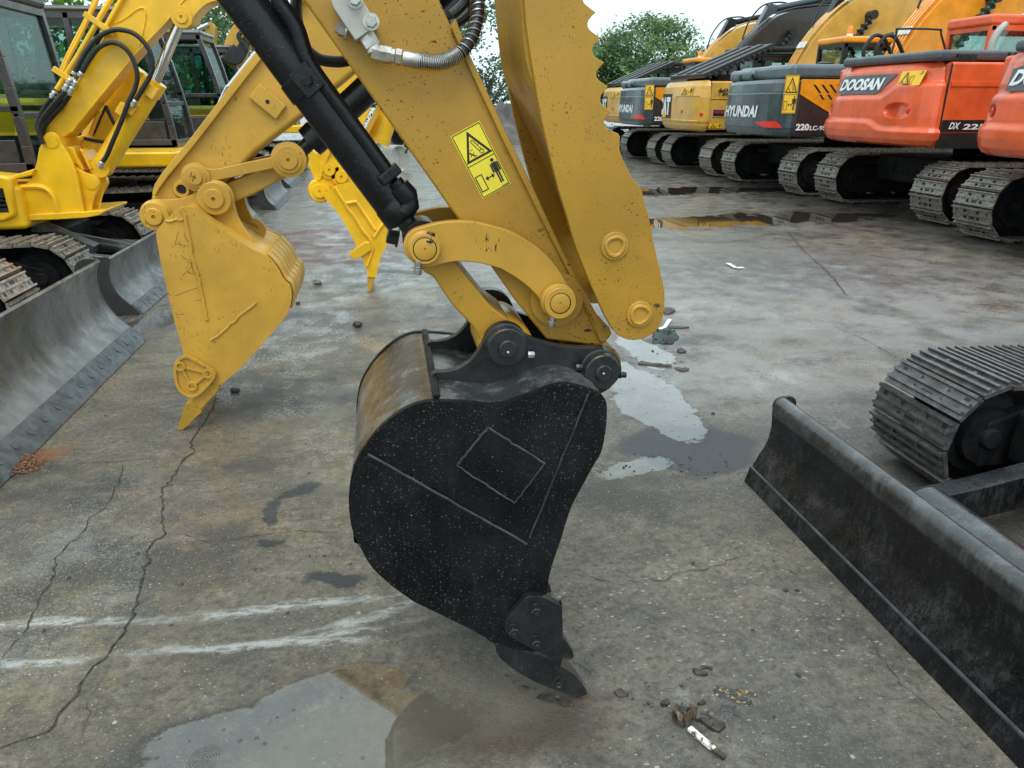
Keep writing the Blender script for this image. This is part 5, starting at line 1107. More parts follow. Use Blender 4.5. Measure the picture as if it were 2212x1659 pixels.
# ---- the plainer machines behind, copies of one pattern in different trim
def machine_left(label, ox, yc, paint, boomp, blade_h=.85, cabw=(-.15, .85), cx1=-.72, boom=True, cabz=(1.08, 2.66), roofm=None, low=True, bl=True):
    root = thing('excavator', label, 'excavator', (ox-1.8, yc, 0), 'excavators of the left row behind the arms')
    left_under(root, (ox, yc), yc-1.0, yc+1.0, bh=blade_h, tm=(m_trk, m_trk), xs=-.5, tseed=int(yc*3), L=2.7, th=.66, tw=.42)
    deck = [(-.55,-1.0),(-.45,-.75),(-.45,.8),(-.6,1.0),(-3.4,1.0),(-3.4,-1.0)]
    MB().prismZ([(x, yc+y) for x, y in deck], .90, 1.07).make('deck', paint, root, off=(ox, 0, 0), bev=.03, seg=3)
    MB().box((-3.4, yc-.98, 1.07), (-1.9, yc-.2, 1.65)).box((-3.4, yc-.98, 1.07), (-2.75, yc+.98, 1.7)).make('engine_cover', paint, root, off=(ox, 0, 0), bev=.08, seg=3)
    cab(root, (ox, 0), cx1-1.75, cx1, yc+cabw[0], yc+cabw[1], cabz[0], cabz[1], m_cabblk, roofm or m_cabblk, lean=.28)
    f = (-.7, 1.15)
    if boom:
        pts = [(f[0]-.1,1.0),(f[0]-.05,1.35),(f[0]+.6,1.75),(f[0]+1.6,2.35),(f[0]+2.6,2.75),(f[0]+3.3,2.8),(f[0]+3.35,2.62),(f[0]+2.7,2.45),(f[0]+1.9,2.0),(f[0]+.9,1.35),(f[0]+.2,1.0)]
        if low: pts = [(x, 1.0+(z-1.0)*.62) for x, z in pts]
        b = MB().prism(smooth(pts, 2), yc-.5, yc-.25).make('boom', boomp, root, off=(ox, 0, 0), bev=.02)
        ex, ez = pts[5]; sp = [(ex-.1,ez-.1),(ex+.15,ez+.1),(ex+.25,ez-.1),(ex+.05,.85),(ex-.1,.8)]
        MB().prism(sp, yc-.48, yc-.27).make('stick', boomp, root, off=(ox, 0, 0), bev=.02)
        MB().prism(smooth([(ex-.12,.95),(ex+.15,1.0),(ex+.35,.75),(ex+.3,.35),(ex+.05,.02),(ex-.02,.02),(ex-.1,.5)], 2), yc-.75, yc-.05).make('bucket', boomp, root, off=(ox, 0, 0), bev=.02)
        MB().cyl((f[0]+.1, yc-.375, .95), (f[0]+1.3, yc-.375, 1.0+(1.6-1.0)*(.62 if low else 1)), .06).make('boom_cylinder', boomp, root, off=(ox, 0, 0))
    return root
machine_left('yellow-decked excavator with a black cab, standing behind the bright yellow mini', -1.86, 10.30, m_yel, m_yel, boom=False)
machine_left('black-cabbed excavator third from the front of the left row, small grey blade raised', -1.76, 13.27, m_ochA, m_ochA, boom=False, roofm=m_hood)
machine_left('dark round-windowed cab excavator behind the chrome pipes of the ochre arm', -1.9, 16.5, m_ochA, m_ochA, boom=False)
machine_left('farthest dark-cabbed excavator of the left row, yellow step showing under the ochre stick', -1.5, 20.6, m_yel, m_yel, boom=False)
#SPLIT3

# ================================================================== RIGHT ROW (large excavators seen from behind)
CWX = 6.95
def prof_in(lv, z):
    for (a, ia), (b, ib) in zip(lv[:-1], lv[1:]):
        if z <= b: return ia+(ib-ia)*(z-a)/(b-a)
    return lv[-1][1]
PLAN = [(.30,1.30),(.23,1.285),(.16,1.24),(.11,1.17),(.07,1.08),(.04,.96),(.02,.80),(.007,.55),(0,.28),(0,0)]
SX = -.16
def plan_pts():
    return PLAN+[(x, -y) for x, y in PLAN[-2::-1]]
def xat(y):
    y = abs(y)
    for (xa, ya), (xb, yb) in zip(PLAN[:-1], PLAN[1:]):
        if yb <= y <= ya: return xb+(xa-xb)*(y-yb)/(ya-yb)
    return PLAN[0][0]
def cw_mesh(lv, grooves=None):
    mb = MB(); base = plan_pts(); P = []
    for a, b in zip(base[:-1], base[1:]):
        m = 8
        for k in range(m): P.append((a[0]+(b[0]-a[0])*k/m, a[1]+(b[1]-a[1])*k/m))
    P.append(base[-1]); n = len(P); zs = []
    for (a, _), (b, _) in zip(lv[:-1], lv[1:]):
        m = max(1, int((b-a)/.012)); zs += [a+(b-a)*k/m for k in range(m)]
    zs.append(lv[-1][0]); vs = []
    for z in zs:
        i0 = prof_in(lv, z)
        for x, y in P:
            i = i0+(grooves(y, z) if grooves else 0); f = 0
            vs.append((x+i*(1 if abs(y) < 1.1 else max(.0, (.30-x)/.22 if x < .30 else 0)), y*(1-i/1.3), z))
    fs = []
    for r in range(len(zs)-1):
        for k in range(n-1): fs.append((r*n+k, (r+1)*n+k, (r+1)*n+k+1, r*n+k+1))
    t = (len(zs)-1)*n; fs.append(tuple(range(t, t+n))); fs.append(tuple(range(n-1, -1, -1))); 
    for r in range(len(zs)-1): fs.append((r*n, r*n+n-1, (r+1)*n+n-1, (r+1)*n))
    mb.add(vs, [f[::-1] for f in fs]); return mb
BOOM = [(2.70,1.5),(2.74,2.0),(2.86,2.4),(3.0,2.66),(3.17,2.96),(3.47,3.33),(3.86,3.68),(4.3,3.93),(5.0,4.08),(6.1,4.15),(8,3.95,1),(8,3.6,1),(6.06,3.42),(5.6,3.27),(4.85,3.07),(4.28,2.80),(3.95,2.45),(3.6,1.8),(3.45,1.45)]
def machine_right(kind, yc, label, gap=0, boomp=None, text=None):
    root = thing('excavator', label, 'excavator', (CWX+3, yc, 0), 'large excavators parked in the right row')
    X0 = CWX+gap; off = (X0, yc, 0); Y1 = 1.27; z4 = D(3072, 0, 1024); q3 = D(2048, 0, 1024)
    cwm = {'org': m_org, 'hyu': m_hyd, 'cat': m_cat}[kind]
    if kind == 'org':
        lv = [(1.03,.14),(1.06,.07),(1.12,.025),(1.22,.0),(1.42,.0),(1.8,.02),(2.02,.06),(2.10,.11),(2.12,.15)]
        def gv(y, z):
            # pressed shoulders: upper badge field is set back, lower lip stands out
            zc = 1.68 if y > -.25 else (1.68+.17*min(1, (-.25-y)/.35)); g = .045/(1+math.exp(-(z-zc)*90))
            zl = 1.35 if y > -.1 else 1.35-.10*min(1, (-.1-y)/.3); g += .040/(1+math.exp(-(z-zl)*90))
            e = ((y+.68)/.27)**2+((z-1.50)/.105)**2
            if e < 1: g += .085*min(1, (1-e)*2.2)*min(1, max(.15, (y+.98)/.4))
            e = ((y-1.10)/.09)**2+((z-1.50)/.085)**2
            if e < 1: g += .04*(1-e)**.5
            return g
    elif kind == 'hyu':
        lv = [(1.01,.10),(1.04,.05),(1.10,.02),(1.17,.012),(1.175,.0),(1.75,.005),(1.78,.014),(1.785,.004),(1.93,.02),(1.99,.07),(2.0,.11)]; gv = None
    else:
        lv = [(.98,.16),(1.02,.08),(1.10,.03),(1.16,.02),(1.20,.0),(1.72,.0),(1.95,.03),(2.04,.08),(2.07,.14)]
        def gv(y, z):
            g = 0
            if -1.15 < y < .05 and 1.22 < z < 1.74: g = .014
            return g
    cw = cw_mesh(lv, gv).make('counterweight', cwm, root, off=off, ang=28)
    fnr = lambda y, z, l: Vector((xat(y)+prof_in(lv, z)+(gv(y, z) if gv else 0)-l, y, z))+Vector(off)
    def rect_fn(yl, yr, zb, zt, W=1., H=1., sl=0.):
        def fn(u, v, l):
            z = zb+(zt-zb)*v/H; y = yl+(yr-yl)*u/W
            return fnr(y, z, l+.008)
        return fn
    side = lambda u0, u1, zb, zt, W=1., H=1.: (lambda u, v, l: Vector((SX+u0+(u1-u0)*u/W, -Y1-.004-l, zb+(zt-zb)*v/H))+Vector(off))
    # body side
    hz = {'org': 2.10, 'hyu': 1.98, 'cat': 2.05}[kind]
    MB().box((.31, -Y1+.004, 1.02), (3.6, Y1, hz)).make('house', {'org': m_org, 'hyu': m_hydk, 'cat': m_cat}[kind], root, off=off, bev=.04, seg=3)
    def spl(pts, name, mat, th=.006, cv=z4, par=root, local=None):
        P = local or [((q.x-X0), q.z) for q in (PY(cv(*p), yc-Y1) for p in pts)]
        P = [(x+SX, z) for x, z in P]; return MB().prism(P, -Y1-th+.004, -Y1+.006).make(name, mat, par, off=off, bev=.002)
    if kind == 'org':
        spl(None, 'lower_panel', m_blk, .01, local=[(.44,1.02),(2.4,1.02),(2.4,1.22),(.44,1.22)])
        st = spl(None, 'stripe_panel', m_ink, .012, local=[(.48,1.235),(2.4,1.235),(2.4,1.385),(.48,1.385)])
        tm = MB(); put_text(tm, 'DX', side(.58, .75, 1.27, 1.355), 0, 0, 1, 1, .010, 0, .03, .3); put_text(tm, '225', side(.79, 1.14, 1.262, 1.335), 0, 0, 1, 1, .010, 0, .03, .1)
        tm.make('model_lettering', m_wht, root)
        spl(None, 'door_crease', m_org, .014, local=[(.50,1.80),(2.4,1.80),(2.4,1.86),(.50,1.86)])
        q = MB(); q.box((.455, -Y1-.002, 1.05), (.468, -Y1+.02, 2.08)); q.make('panel_gap', m_ink, root, off=(X0+SX, yc, 0))
        # badge
        f = rect_fn(.93, -.44, 1.72, 1.985); q = MB()
        out = [(.0,.03),(.03,.0),(.72,.0),(.80,.08),(1.0,.93),(.97,1.0),(.12,.97),(.03,.88)]
        m = 14; vs = []
        # strip quads so the badge follows the curve
        for i in range(m):
            u0, u1 = i/m, (i+1)/m
            top = lambda u: min(1.0, .86+u*1.2) if u < .1 else 1.0
            bot = lambda u: 0 if u < .76 else (u-.76)/.24*.95
            poly2(q, f, [(u0, bot(u0)), (u1, bot(u1)), (u1, top(u1)), (u0, top(u0))], .004, 0)
        q.make('badge', m_hood, cw)
        tm = MB(); put_text(tm, text or 'DOOSAN', rect_fn(.90, -.22, 1.775, 1.94), .0, 0, .93, 1, .010, 0, .045, .0, slant=.07); tm.make('maker_lettering', m_wht, cw)
        warn(cw, 'warning_label', rect_fn(-.52, -.97, 1.82, 2.01, 1.75, 1), 'h', [m_labc, m_ink], .003)
        for y, r_ in ((-.90,.068),(1.10,.06)):
            p = fnr(y, 1.50, -.02); MB().lathe(p, (-1, -.35 if y < 0 else .5, 0), [(0,r_),(.02,r_),(.026,r_*.85)], 20).make('reflector', m_ref, cw)
        h = MB().box((.16,-1.16,2.12),(2.45,1.0,2.25)); hd = h.make('hood', m_hood, root, off=off, bev=.05, seg=3)
        for k in range(13): MB().box((1.18+k*.095, -1.168, 2.165), (1.22+k*.095, -1.158, 2.225)).make('vent_slot', m_ink, hd, off=off)
        MB().prismZ([(.18,-1.18),(.5,-1.2),(.5,-1.1),(.2,-1.1)], 2.11, 2.15).box((.42,-1.2,2.11),(.7,-1.1,2.2)).make('hood_latch', m_blk, hd, off=off, bev=.008)
        cab(root, (X0, 0), 2.1, 3.95, yc+.30, yc+1.24, 1.15, 2.85, m_org, m_org, lean=.12, panel=.35, roof=.16, rearpanel=.72)
        cab_extra = None
        MB().tube([Vector((1.9,.0,2.2)), Vector((1.9,.0,2.42)), Vector((1.96,.0,2.58)), Vector((2.06,.0,2.68))], .05, 12).make('exhaust_pipe', m_gry, root, off=off)
        MB().tube([Vector(p) for p in [(.95,.95,2.2),(.98,.95,2.62),(1.02,.95,2.68),(1.7,.95,2.68),(1.76,.95,2.62),(2.0,.95,2.2)]], .016, 8, k=3).make('handrail', m_blk, root, off=off)
    elif kind == 'hyu':
        yel = [(262,662),(272,775),(300,785),(420,880),(548,985),(640,1010),(900,1010),(900,672)]
        loc = [(.50,1.985),(.50,1.74),(.56,1.71),(.98,1.50),(1.45,1.28),(3.4,1.28),(3.4,1.985)]
        yp = spl(None, 'side_panel', m_orgy, .012, local=loc)
        q = MB()
        for r_, (za, zb) in enumerate(((1.90,1.76),(1.735,1.65))):
            for k in range(8 if r_ == 0 else 6):
                x = .72+k*.155+(.14 if r_ else 0); d = (za-zb)*1.0
                q.prism([(x, za), (x+.05, za), (x+.05+d, zb), (x+d, zb)], -Y1-.0095, -Y1-.003)
        q.make('vent_slots', m_ink, yp, off=(X0+SX, yc, 0))
        tm = MB(); put_text(tm, '220', side(.50, .76, 1.135, 1.25), 0, 0, 1, 1, .008, 0, .045); put_text(tm, 'LC-9S', side(.775, 1.08, 1.135, 1.215), 0, 0, 1, 1, .008, 0, .03)
        tm.make('model_lettering', m_wht, root)
        q = MB(); q.box((.462, -Y1-.003, 1.03), (.474, -Y1+.02, 1.97)); q.make('panel_gap', m_ink, root, off=(X0+SX, yc, 0))
        tm = MB(); put_text(tm, text or 'HYUNDAI', rect_fn(1.02, -.40, 1.34, 1.55), 0, 0, 1, 1, .004, 0, .045, .0, slant=.03); tm.make('maker_lettering', m_wht, cw)
        q = MB(); f = rect_fn(-.42, -1.20, 1.175, 1.30)
        for i in range(10):
            u0, u1 = i/10, (i+1)/10; bo = lambda u: .55*(1-u/.35) if u < .35 else 0; tp = lambda u: .72+.28*u if u < .85 else 1-(u-.85)*6.4+.0
            poly2(q, f, [(u0, bo(u0)), (u1, bo(u1)), (u1, max(0, tp(u1))), (u0, tp(u0))], .003, 0)
        q.make('red_marker', m_red, cw)
        warn(cw, 'warning_label', (lambda u, v, l: Vector((.05+.22*u, -1.215-.10*u-.02*(1-u)-l, 1.42+.30*v))+Vector(off)), 'v', [m_labc, m_ink], .003)
        MB().box((.20,-1.18,1.99),(2.5,.95,2.24)).box((.10,.2,1.99),(.6,1.15,2.20)).make('hood', m_hyd2, root, off=off, bev=.085, seg=4)
        for k in (.8, 1.5): MB().box((k,-1.195,2.0),(k+.4,-1.175,2.06)).make('hood_latch', m_hydk, root, off=off, bev=.01)
        for y in (.1, .62): MB().lathe((.12, y, 2.06), (-1,0,0), [(0,.06),(.03,.06),(.03,.04),(.01,.035)], 18).make('lifting_eye', m_ink, root, off=off)
        cab(root, (X0, 0), 2.05, 3.9, yc+.30, yc+1.24, 1.15, 2.82, m_blk, m_orgy, lean=.12, panel=.35, roof=.13, rearpanel=.55)
        b = MB(); b.lathe((2.25,yc+.5,2.82), (0,0,1), [(0,.06),(.05,.06)], 16, 0).lathe((2.25,yc+.5,2.87), (0,0,1), [(0,.055),(.10,.055),(.14,.03)], 16, 1); b.make('beacon_lamp', [m_wht, simple('amber_lens', (.9,.25,.01), .2)], root, off=(X0, 0, 0))
        MB().lathe((1.5, 0, 2.24), (0,0,1), [(0,.10),(.05,.16),(.07,.16),(.10,.08)], 20).make('rain_cap', m_blk, root, off=off)
    else:
        tm = MB(); put_text(tm, '松田建機', side(.62, 1.75, 1.74, 1.90), 0, 0, 1, 1, .008, 0, .03); tm.make('owner_lettering', m_hydk, root)
        ob = MB(); f = side(.54, .84, 1.30, 1.47); poly2(ob, f, [(0,0),(1,0),(1,1),(0,1)], .006, 0); poly2(ob, f, [(.06,.1),(.94,.1),(.94,.9),(.06,.9)], .009, 1)
        put_text(ob, 'NETIS', f, .12, .45, .88, .78, .012, 2, .03); ob.make('registration_plate', [m_gry, m_ink, m_red], root)
        q = MB(); f = side(1.0, 1.5, 1.30, 1.48); put_text(q, '超低騒音', f, 0, 0, 1, 1, .008, 0, .02); q.make('notice_lettering', m_hydk, root)
        warn(root, 'warning_label', side(.50, .78, 1.06, 1.16, 1.75, 1), 'h', [m_labc, m_ink], .004)
        q = MB(); q.box((.462, -Y1-.003, 1.03), (.474, -Y1+.02, 2.03)).box((.48, -Y1-.003, 1.665), (2.9, -Y1+.01, 1.675)); q.make('panel_gap', m_ink, root, off=(X0+SX, yc, 0))
        bd = MB(); f = rect_fn(1.22, .28, 1.25, 1.80)
        for i in range(8): poly2(bd, f, [(i/8, 0), ((i+1)/8, 0), ((i+1)/8, 1), (i/8, 1)], .004, 0)
        bd.make('badge', m_ink, cw)
        tm = MB(); put_text(tm, text or 'CAT', f, .06, .12, .95, .88, .008, 0, .06); poly2(tm, f, [(.33,.02),(.68,.02),(.50,.46)], .012, 1); tm.make('maker_lettering', [m_wht, m_labc], cw)
        warn(cw, 'warning_label', rect_fn(-.28, -.88, 1.76, 1.93, 1.75, 1), 'h', [m_labc, m_ink], .003)
        p = fnr(-.38, 1.42, .0); MB().lathe(p, (-1,0,0), [(-.01,.045),(.015,.045),(.02,.035)], 18).make('reflector', m_ref, cw)
        p = fnr(-1.22, 1.36, .0); MB().lathe(p, (-1,-.6,0), [(-.02,.045),(.012,.045),(.02,.035)], 18).make('reflector', m_ref, cw)
        a = R(22); q = MB(); ca_, sa_ = math.cos(a), math.sin(a); o3 = Vector((.25, 0, 2.08)); tx = Vector((ca_, 0, sa_)); nz = Vector((-sa_, 0, ca_))
        c = o3+tx*.85+nz*.09
        q.obox(c, tx*.85, Vector((0,1,0))*1.05, nz*.055)
        for k in range(12): q.obox(o3+tx*(.12+k*.135)+nz*.03-Vector((0,1.04,0)), tx*.03, Vector((0,1,0))*.03, nz*.05)
        for yy in (-.6, 0, .6): q.obox(o3+tx*.85+nz*.16+Vector((0,yy,0)), tx*.8, Vector((0,1,0))*.12, nz*.02)
        q.make('raised_hood', m_blk, root, off=off, bev=.02)
        q = MB(); q.bar((1.75,-1.0,2.05),(1.55,-1.0,2.6),.03,.03).bar((1.75,.9,2.05),(1.55,.9,2.6),.03,.03); q.box((.6,-.9,2.03),(2.2,.9,2.2)); q.make('engine', m_dark, root, off=off)
        cab(root, (X0, 0), 2.05, 3.9, yc+.30, yc+1.24, 1.15, 2.72, m_blk, m_blk, lean=.12, panel=.35, roof=.09, visor=.1, rearpanel=.55)
        MB().box((1.75, .15, 2.78), (4.1, 1.4, 2.86)).make('sun_visor', m_blk, root, off=off, bev=.02)
    # crawlers
    for s in (-1, 1):
        crawler(root, .28, 4.75, s*1.24-.31, s*1.24+.31, .84, .19, m_trkb, o=(X0, yc), seed=int(yc*7)+s, bolts=(yc < 15))
    MB().box((1.0, -.9, .42), (4.1, .9, .82)).lathe((2.6, 0, .8), (0,0,1), [(0,.75),(.24,.75)], 30).make('undercarriage', m_dark, root, off=off, bev=.04)
    # boom
    bp = boomp or cwm
    b = MB().prism(smooth(BOOM, 3), -.27, .27).make('boom', bp, root, off=off, bev=.012)
    up = BOOM[1:10]
    for k in range(4):
        y = -.20+k*.09; MB().tube([Vector((p[0]-.05, y, p[1]+.05)) for p in up], .022, 7, k=3).make('oil_pipe', bp, b, off=off)
        a_, c_ = Vector((2.98-.05, y, 2.66+.06)), Vector((3.17-.05, y, 2.96+.06)); MB().cyl(a_.lerp(c_,.3), a_.lerp(c_,.75), .034, seg=10).make('hose_fitting', m_stl, b, off=off)
        a_, c_ = Vector((3.86-.03, y, 3.68+.07)), Vector((4.3-.05, y, 3.93+.07)); MB().cyl(a_.lerp(c_,.3), a_.lerp(c_,.6), .034, seg=10).make('hose_fitting', m_stl, b, off=off)
    cb0 = Vector((3.05, -.45, 1.45)); cb1 = Vector((4.52, -.45, 3.52)) if kind != 'hyu' or boomp is m_blk else Vector((4.55, -.45, 3.45))
    ax = (cb1-cb0).normalized(); L = (cb1-cb0).length
    bc = MB().lathe(cb0, ax, [(0,.07),(L*.55,.07)], 18).make('boom_cylinder', bp, root, off=off)
    bl = [(L*.55, .045)]
    for k in range(7): s_ = L*(.58+.055*k); bl += [(s_, .055), (s_+L*.02, .10), (s_+L*.04, .055)]
    bl.append((L*.97, .04)); MB().lathe(cb0, ax, bl, 16).make('rod_bellows', m_blk if boomp is not m_orgy else simple('green_bellows', (.012,.045,.035), .4), bc, off=off)
    MB().lathe(cb1-Vector((0,.06,0)), (0,1,0), [(0,.10),(.25,.10)], 22).make('rod_eye', m_blk, bc, off=off)
    ac = MB().cyl((4.0, 0, 4.05), (7.6, 0, 4.75), .085); ac.prism([(3.6,3.55),(4.15,3.9),(4.2,4.15),(3.95,4.2)], -.12, .12).make('arm_cylinder', m_blkcyl if kind != 'hyu' else m_hyd, root, off=off)
    MB().tube([Vector(p) for p in [(3.3,.05,3.3),(3.45,.05,3.75),(3.8,.05,4.15),(4.3,.05,4.25),(4.7,.05,4.2)]], .022, 7).make('hydraulic_hose', m_rub, root, off=off)
    if boomp is m_orgy:
        for dy in (0, .25):
            MB().tube([Vector(p) for p in [(2.05+dy,-.5,2.2),(1.95+dy,-.5,2.5),(2.1+dy,-.5,2.75),(2.35+dy,-.45,2.72),(2.6+dy,-.4,2.45),(2.75+dy,-.38,2.3)]], .035, 10).make('hydraulic_hose', m_rub, root, off=off)
    if kind == 'cat' and yc < 20:
        q = MB(); q.prism([(6.0,3.42),(6.4,3.38),(8,3.58),(8,3.98),(6.3,4.15)], -.276, -.272); q.prism([(5.9,3.42),(6.0,3.42),(6.3,4.15),(6.15,4.15)], -.276, -.272, 1); q.make('boom_decal', [m_ink, m_red], b, off=off)
    return root
machine_right('org', 6.75, 'nearest orange excavator of the right row, cut by the picture edge', gap=-.20)
machine_right('org', 10.45, 'orange excavator lettered DOOSAN with an orange cab and dark vented hood', gap=.10)
machine_right('hyu', 14.0, 'blue-grey excavator lettered HYUNDAI, 220LC-9S on its side, with an orange-yellow boom', gap=0, boomp=m_orgy)
machine_right('cat', 17.7, 'yellow excavator lettered CAT with Chinese characters on its side and raised black hood', gap=.0)
machine_right('hyu', 21.35, 'farther blue-grey excavator with a black boom, between the two yellow ones', gap=.0, boomp=m_hydk)
machine_right('cat', 25.05, 'farthest yellow excavator of the right row, half hidden behind the thumb teeth', gap=.55)

# ================================================================== FAR BACKGROUND
def leafmat(name, a, b):
    n = NT(name); oi = n.n('ShaderNodeNewGeometry')
    c = n.mix(oi.outputs['Random Per Island'], a, b); c = n.mix(n.ramp(n.noise(.7, 3), .35, .65), c, tuple(x*.6 for x in a)); n.base(c)
    n.set(Roughness=.45); n.setin(n.b.inputs['Transmission Weight'], .0)
    tr = n.n('ShaderNodeBsdfTranslucent'); n.l(c, tr.inputs[0]); mx = n.n('ShaderNodeMixShader'); mx.inputs[0].default_value = .3
    n.l(n.b.outputs[0], mx.inputs[1]); n.l(tr.outputs[0], mx.inputs[2]); n.l(mx.outputs[0], n.o.inputs[0]); return n.m
m_leaf = leafmat('leaves_green', (.09,.19,.055), (.18,.32,.09)); m_leafd = leafmat('leaves_dark', (.05,.11,.05), (.10,.19,.075)); m_leafb = leafmat('leaves_bright', (.13,.34,.045), (.26,.50,.09))
m_bark = simple('bark', (.09,.07,.055), .8, bump=.5, bs=10)
_tm = {}
def tree(name, label, x, y, h, rw, seed, mat, leaf=.26, nclump=70, per=60, umb=False, group=None, zb=None, trunk=True):
    rnd = random.Random(seed); root = thing(name, label, 'tree' if name == 'tree' else 'bush', (x, y, 0), group)
    mb = MB(); zb = zb if zb is not None else h*.3; H = h-zb; br = []
    for i in range(nclump):
        while True:
            u, v, w_ = rnd.uniform(-1,1), rnd.uniform(-1,1), rnd.uniform(-.9,1)
            d = u*u+v*v+w_*w_
            if .25 < d < 1: break
        k = 1-.45*max(0, w_)**2 if umb else 1-.3*abs(w_)
        c = Vector((u*rw*k, v*rw*k, zb+H*.5+w_*H*.5)); cr = rw*rnd.uniform(.12,.24); br.append(c)
        for j in range(per):
            p = c+Vector((rnd.gauss(0,1), rnd.gauss(0,1), rnd.gauss(0,.55)))*cr*.6
            a = Vector((rnd.gauss(0,1), rnd.gauss(0,1), rnd.gauss(0,.6))).normalized(); b = a.orthogonal().normalized(); s_ = leaf*rnd.uniform(.5,1.1)
            b = (b+Vector((rnd.gauss(0,.4),rnd.gauss(0,.4),rnd.gauss(0,.4)))).normalized()
            o = len(mb.v); mb.v += [p-a*s_*.5, p+b*s_*.28, p+a*s_*.5, p-b*s_*.28]; mb.f.append((o, o+1, o+2, o+3)); mb.m.append(0); mb.s.append(False)
    mb.make('crown', mat, root, off=(x, y, 0))
    if trunk:
        t = MB(); t.lathe((0,0,0), (0,0,1), [(0,.035*h),(zb*.5,.024*h),(zb+H*.35,.014*h)], 10)
        for c in rnd.sample(br, min(16, len(br))): t.tube([Vector((0,0,zb*rnd.uniform(.6,1.3))), Vector((c.x*.45, c.y*.45, zb+ (c.z-zb)*.5)), c], .008*h, 5, k=3)
        t.make('trunk', m_bark, root, off=(x, y, 0))
    return root
def gx(px, Y):
    r_ = ray(px, HZ); return r_.x/r_.y*Y
G_ = 'trees beyond the yard'
tree('tree', 'broad green tree with an open umbrella crown, rising beyond the right row', gx(1400,46), 46, 6.6, 3.6, 1, m_leaf, .27, 190, 85, True, G_, zb=1.4)
tree('tree', 'darker tree showing between the thumb teeth, left of the umbrella-crowned tree', gx(1290,50), 50, 5.2, 4.4, 2, m_leafd, .30, 130, 70, False, G_, zb=.6)
tree('tree', 'tree seen through the gap between the ochre stick and the thumb', gx(1040,42), 42, 6.8, 3.4, 3, m_leafd, .28, 90, 60, False, G_, zb=.6)
tree('tree', 'green tree between the yellow boom and the black cylinder', gx(450,30), 30, 5.4, 2.9, 4, m_leaf, .24, 90, 60, False, G_, zb=.8)
tree('tree', 'tall tree behind the far cabs of the left row', gx(545,36), 36, 6.0, 2.8, 5, m_leafd, .26, 80, 55, False, G_, zb=.8)
tree('bush', 'bright broad-leaved bush behind the bright yellow mini cab window', gx(170,17), 17, 4.9, 2.4, 6, m_leafb, .20, 130, 60, False, None, zb=.2, trunk=False)
tree('bush', 'leafy bush left of the bright broad-leaved one, against the left picture edge', gx(-40,19), 19, 5.0, 3.0, 8, m_leaf, .22, 120, 60, False, None, zb=.2, trunk=False)
tree('tree', 'tree seen through the HYUNDAI cab glass', gx(1830,38), 38, 5.6, 3.4, 9, m_leaf, .28, 80, 55, False, G_, zb=.8)
tree('tree', 'low tree in the distance beyond the right row hoods', gx(1560,52), 52, 4.0, 4.2, 10, m_leafd, .30, 70, 50, False, G_, zb=.6)
tree('tree', 'tree at the yard end, behind the upper part of the ochre stick', gx(760,48), 48, 6.2, 3.8, 12, m_leafd, .30, 80, 55, False, G_, zb=.6)
tree('tree', 'tree at the yard end, just left of the heap of dumped mud', gx(900,54), 54, 6.0, 4.4, 13, m_leaf, .32, 80, 55, False, G_, zb=.6)
def mud_heap():
    mb = MB(); rnd = random.Random(5); nx, ny = 60, 24; x0 = gx(940,34); x1 = gx(1330,34); vs = []
    from mathutils import noise as mn
    for j in range(ny+1):
        for i in range(nx+1):
            u, v = i/nx, j/ny; x = x0+(x1-x0)*u; y = 30+8*v
            e = math.sin(math.pi*min(1, max(0, u)))**.5*math.sin(math.pi*v)
            z = e*(1.25+.7*mn.noise(Vector((x*.8, y*.8, 0)))+.35*mn.noise(Vector((x*2.6, y*2.6, 3)))+.16*mn.noise(Vector((x*7, y*7, 3))))
            vs.append((x, y, max(-.05, z)))
    fs = [(j*(nx+1)+i, j*(nx+1)+i+1, (j+1)*(nx+1)+i+1, (j+1)*(nx+1)+i) for j in range(ny) for i in range(nx)]
    mb.add(vs, fs); o = mb.make('mud_heap', simple('dumped_mud', (.075,.068,.06), .6, 0, .5, 1.5, bump=.8, bs=6), ang=80)
    tag(o, 'long grey heap of dumped mud and rubble below the distant trees', 'mud heap')
mud_heap()
def wall_far():
    mb = MB(); mb.box((gx(1440,62), 62, 0), (gx(1500,62), 66, 5.0)).box((gx(1436,62), 61.8, 5.0), (gx(1503,62), 66, 5.2))
    o = mb.make('building', m_gry, bev=.02); tag(o, 'pale low building half hidden behind the umbrella-crowned tree', 'building')
wall_far()
def far_digger(label, Y, pts_boom, pts_arm, rod, mat):
    p0 = PY(pts_boom[0], Y); root = thing('excavator', label, 'excavator', (p0.x, Y, 0))
    MB().prism(smooth(XZ(pts_boom, Y), 2), Y-.2, Y+.2).make('boom', mat, root, bev=.02)
    MB().prism(smooth(XZ(pts_arm, Y), 2), Y-.18, Y+.18).make('stick', m_ochA if mat is not m_teal else mat, root, bev=.02)
    MB().cyl(PY(rod[0], Y-.2), PY(rod[1], Y-.2), .07).make('arm_cylinder', m_chr, root)
    MB().box((p0.x-2.6, Y-1.2, .9), (p0.x+.2, Y+1.2, 1.9)).make('house', mat, root, bev=.1, seg=3)
    for s in (-1, 1): crawler(root, p0.x-2.8, p0.x+1.0, Y+s*1.1-.25, Y+s*1.1+.25, .8, .2, m_trk, bolts=False)
m_teal = painted('teal_paint', (.10,.42,.46), .4); m_orgf = painted('faded_orange_paint', (.62,.24,.06), .5)
r1 = D(600, 50, 700)
far_digger('distant orange digger with a raised boom in front of the trees on the left', 27, [r1(*p) for p in [(430,560),(500,330),(560,300),(690,275),(710,310),(640,370),(560,410),(520,600)]], [r1(*p) for p in [(745,150),(765,122),(835,190),(830,380),(800,520),(640,520),(690,340),(730,200)]], (r1(740,150), r1(530,250)), m_orgf)
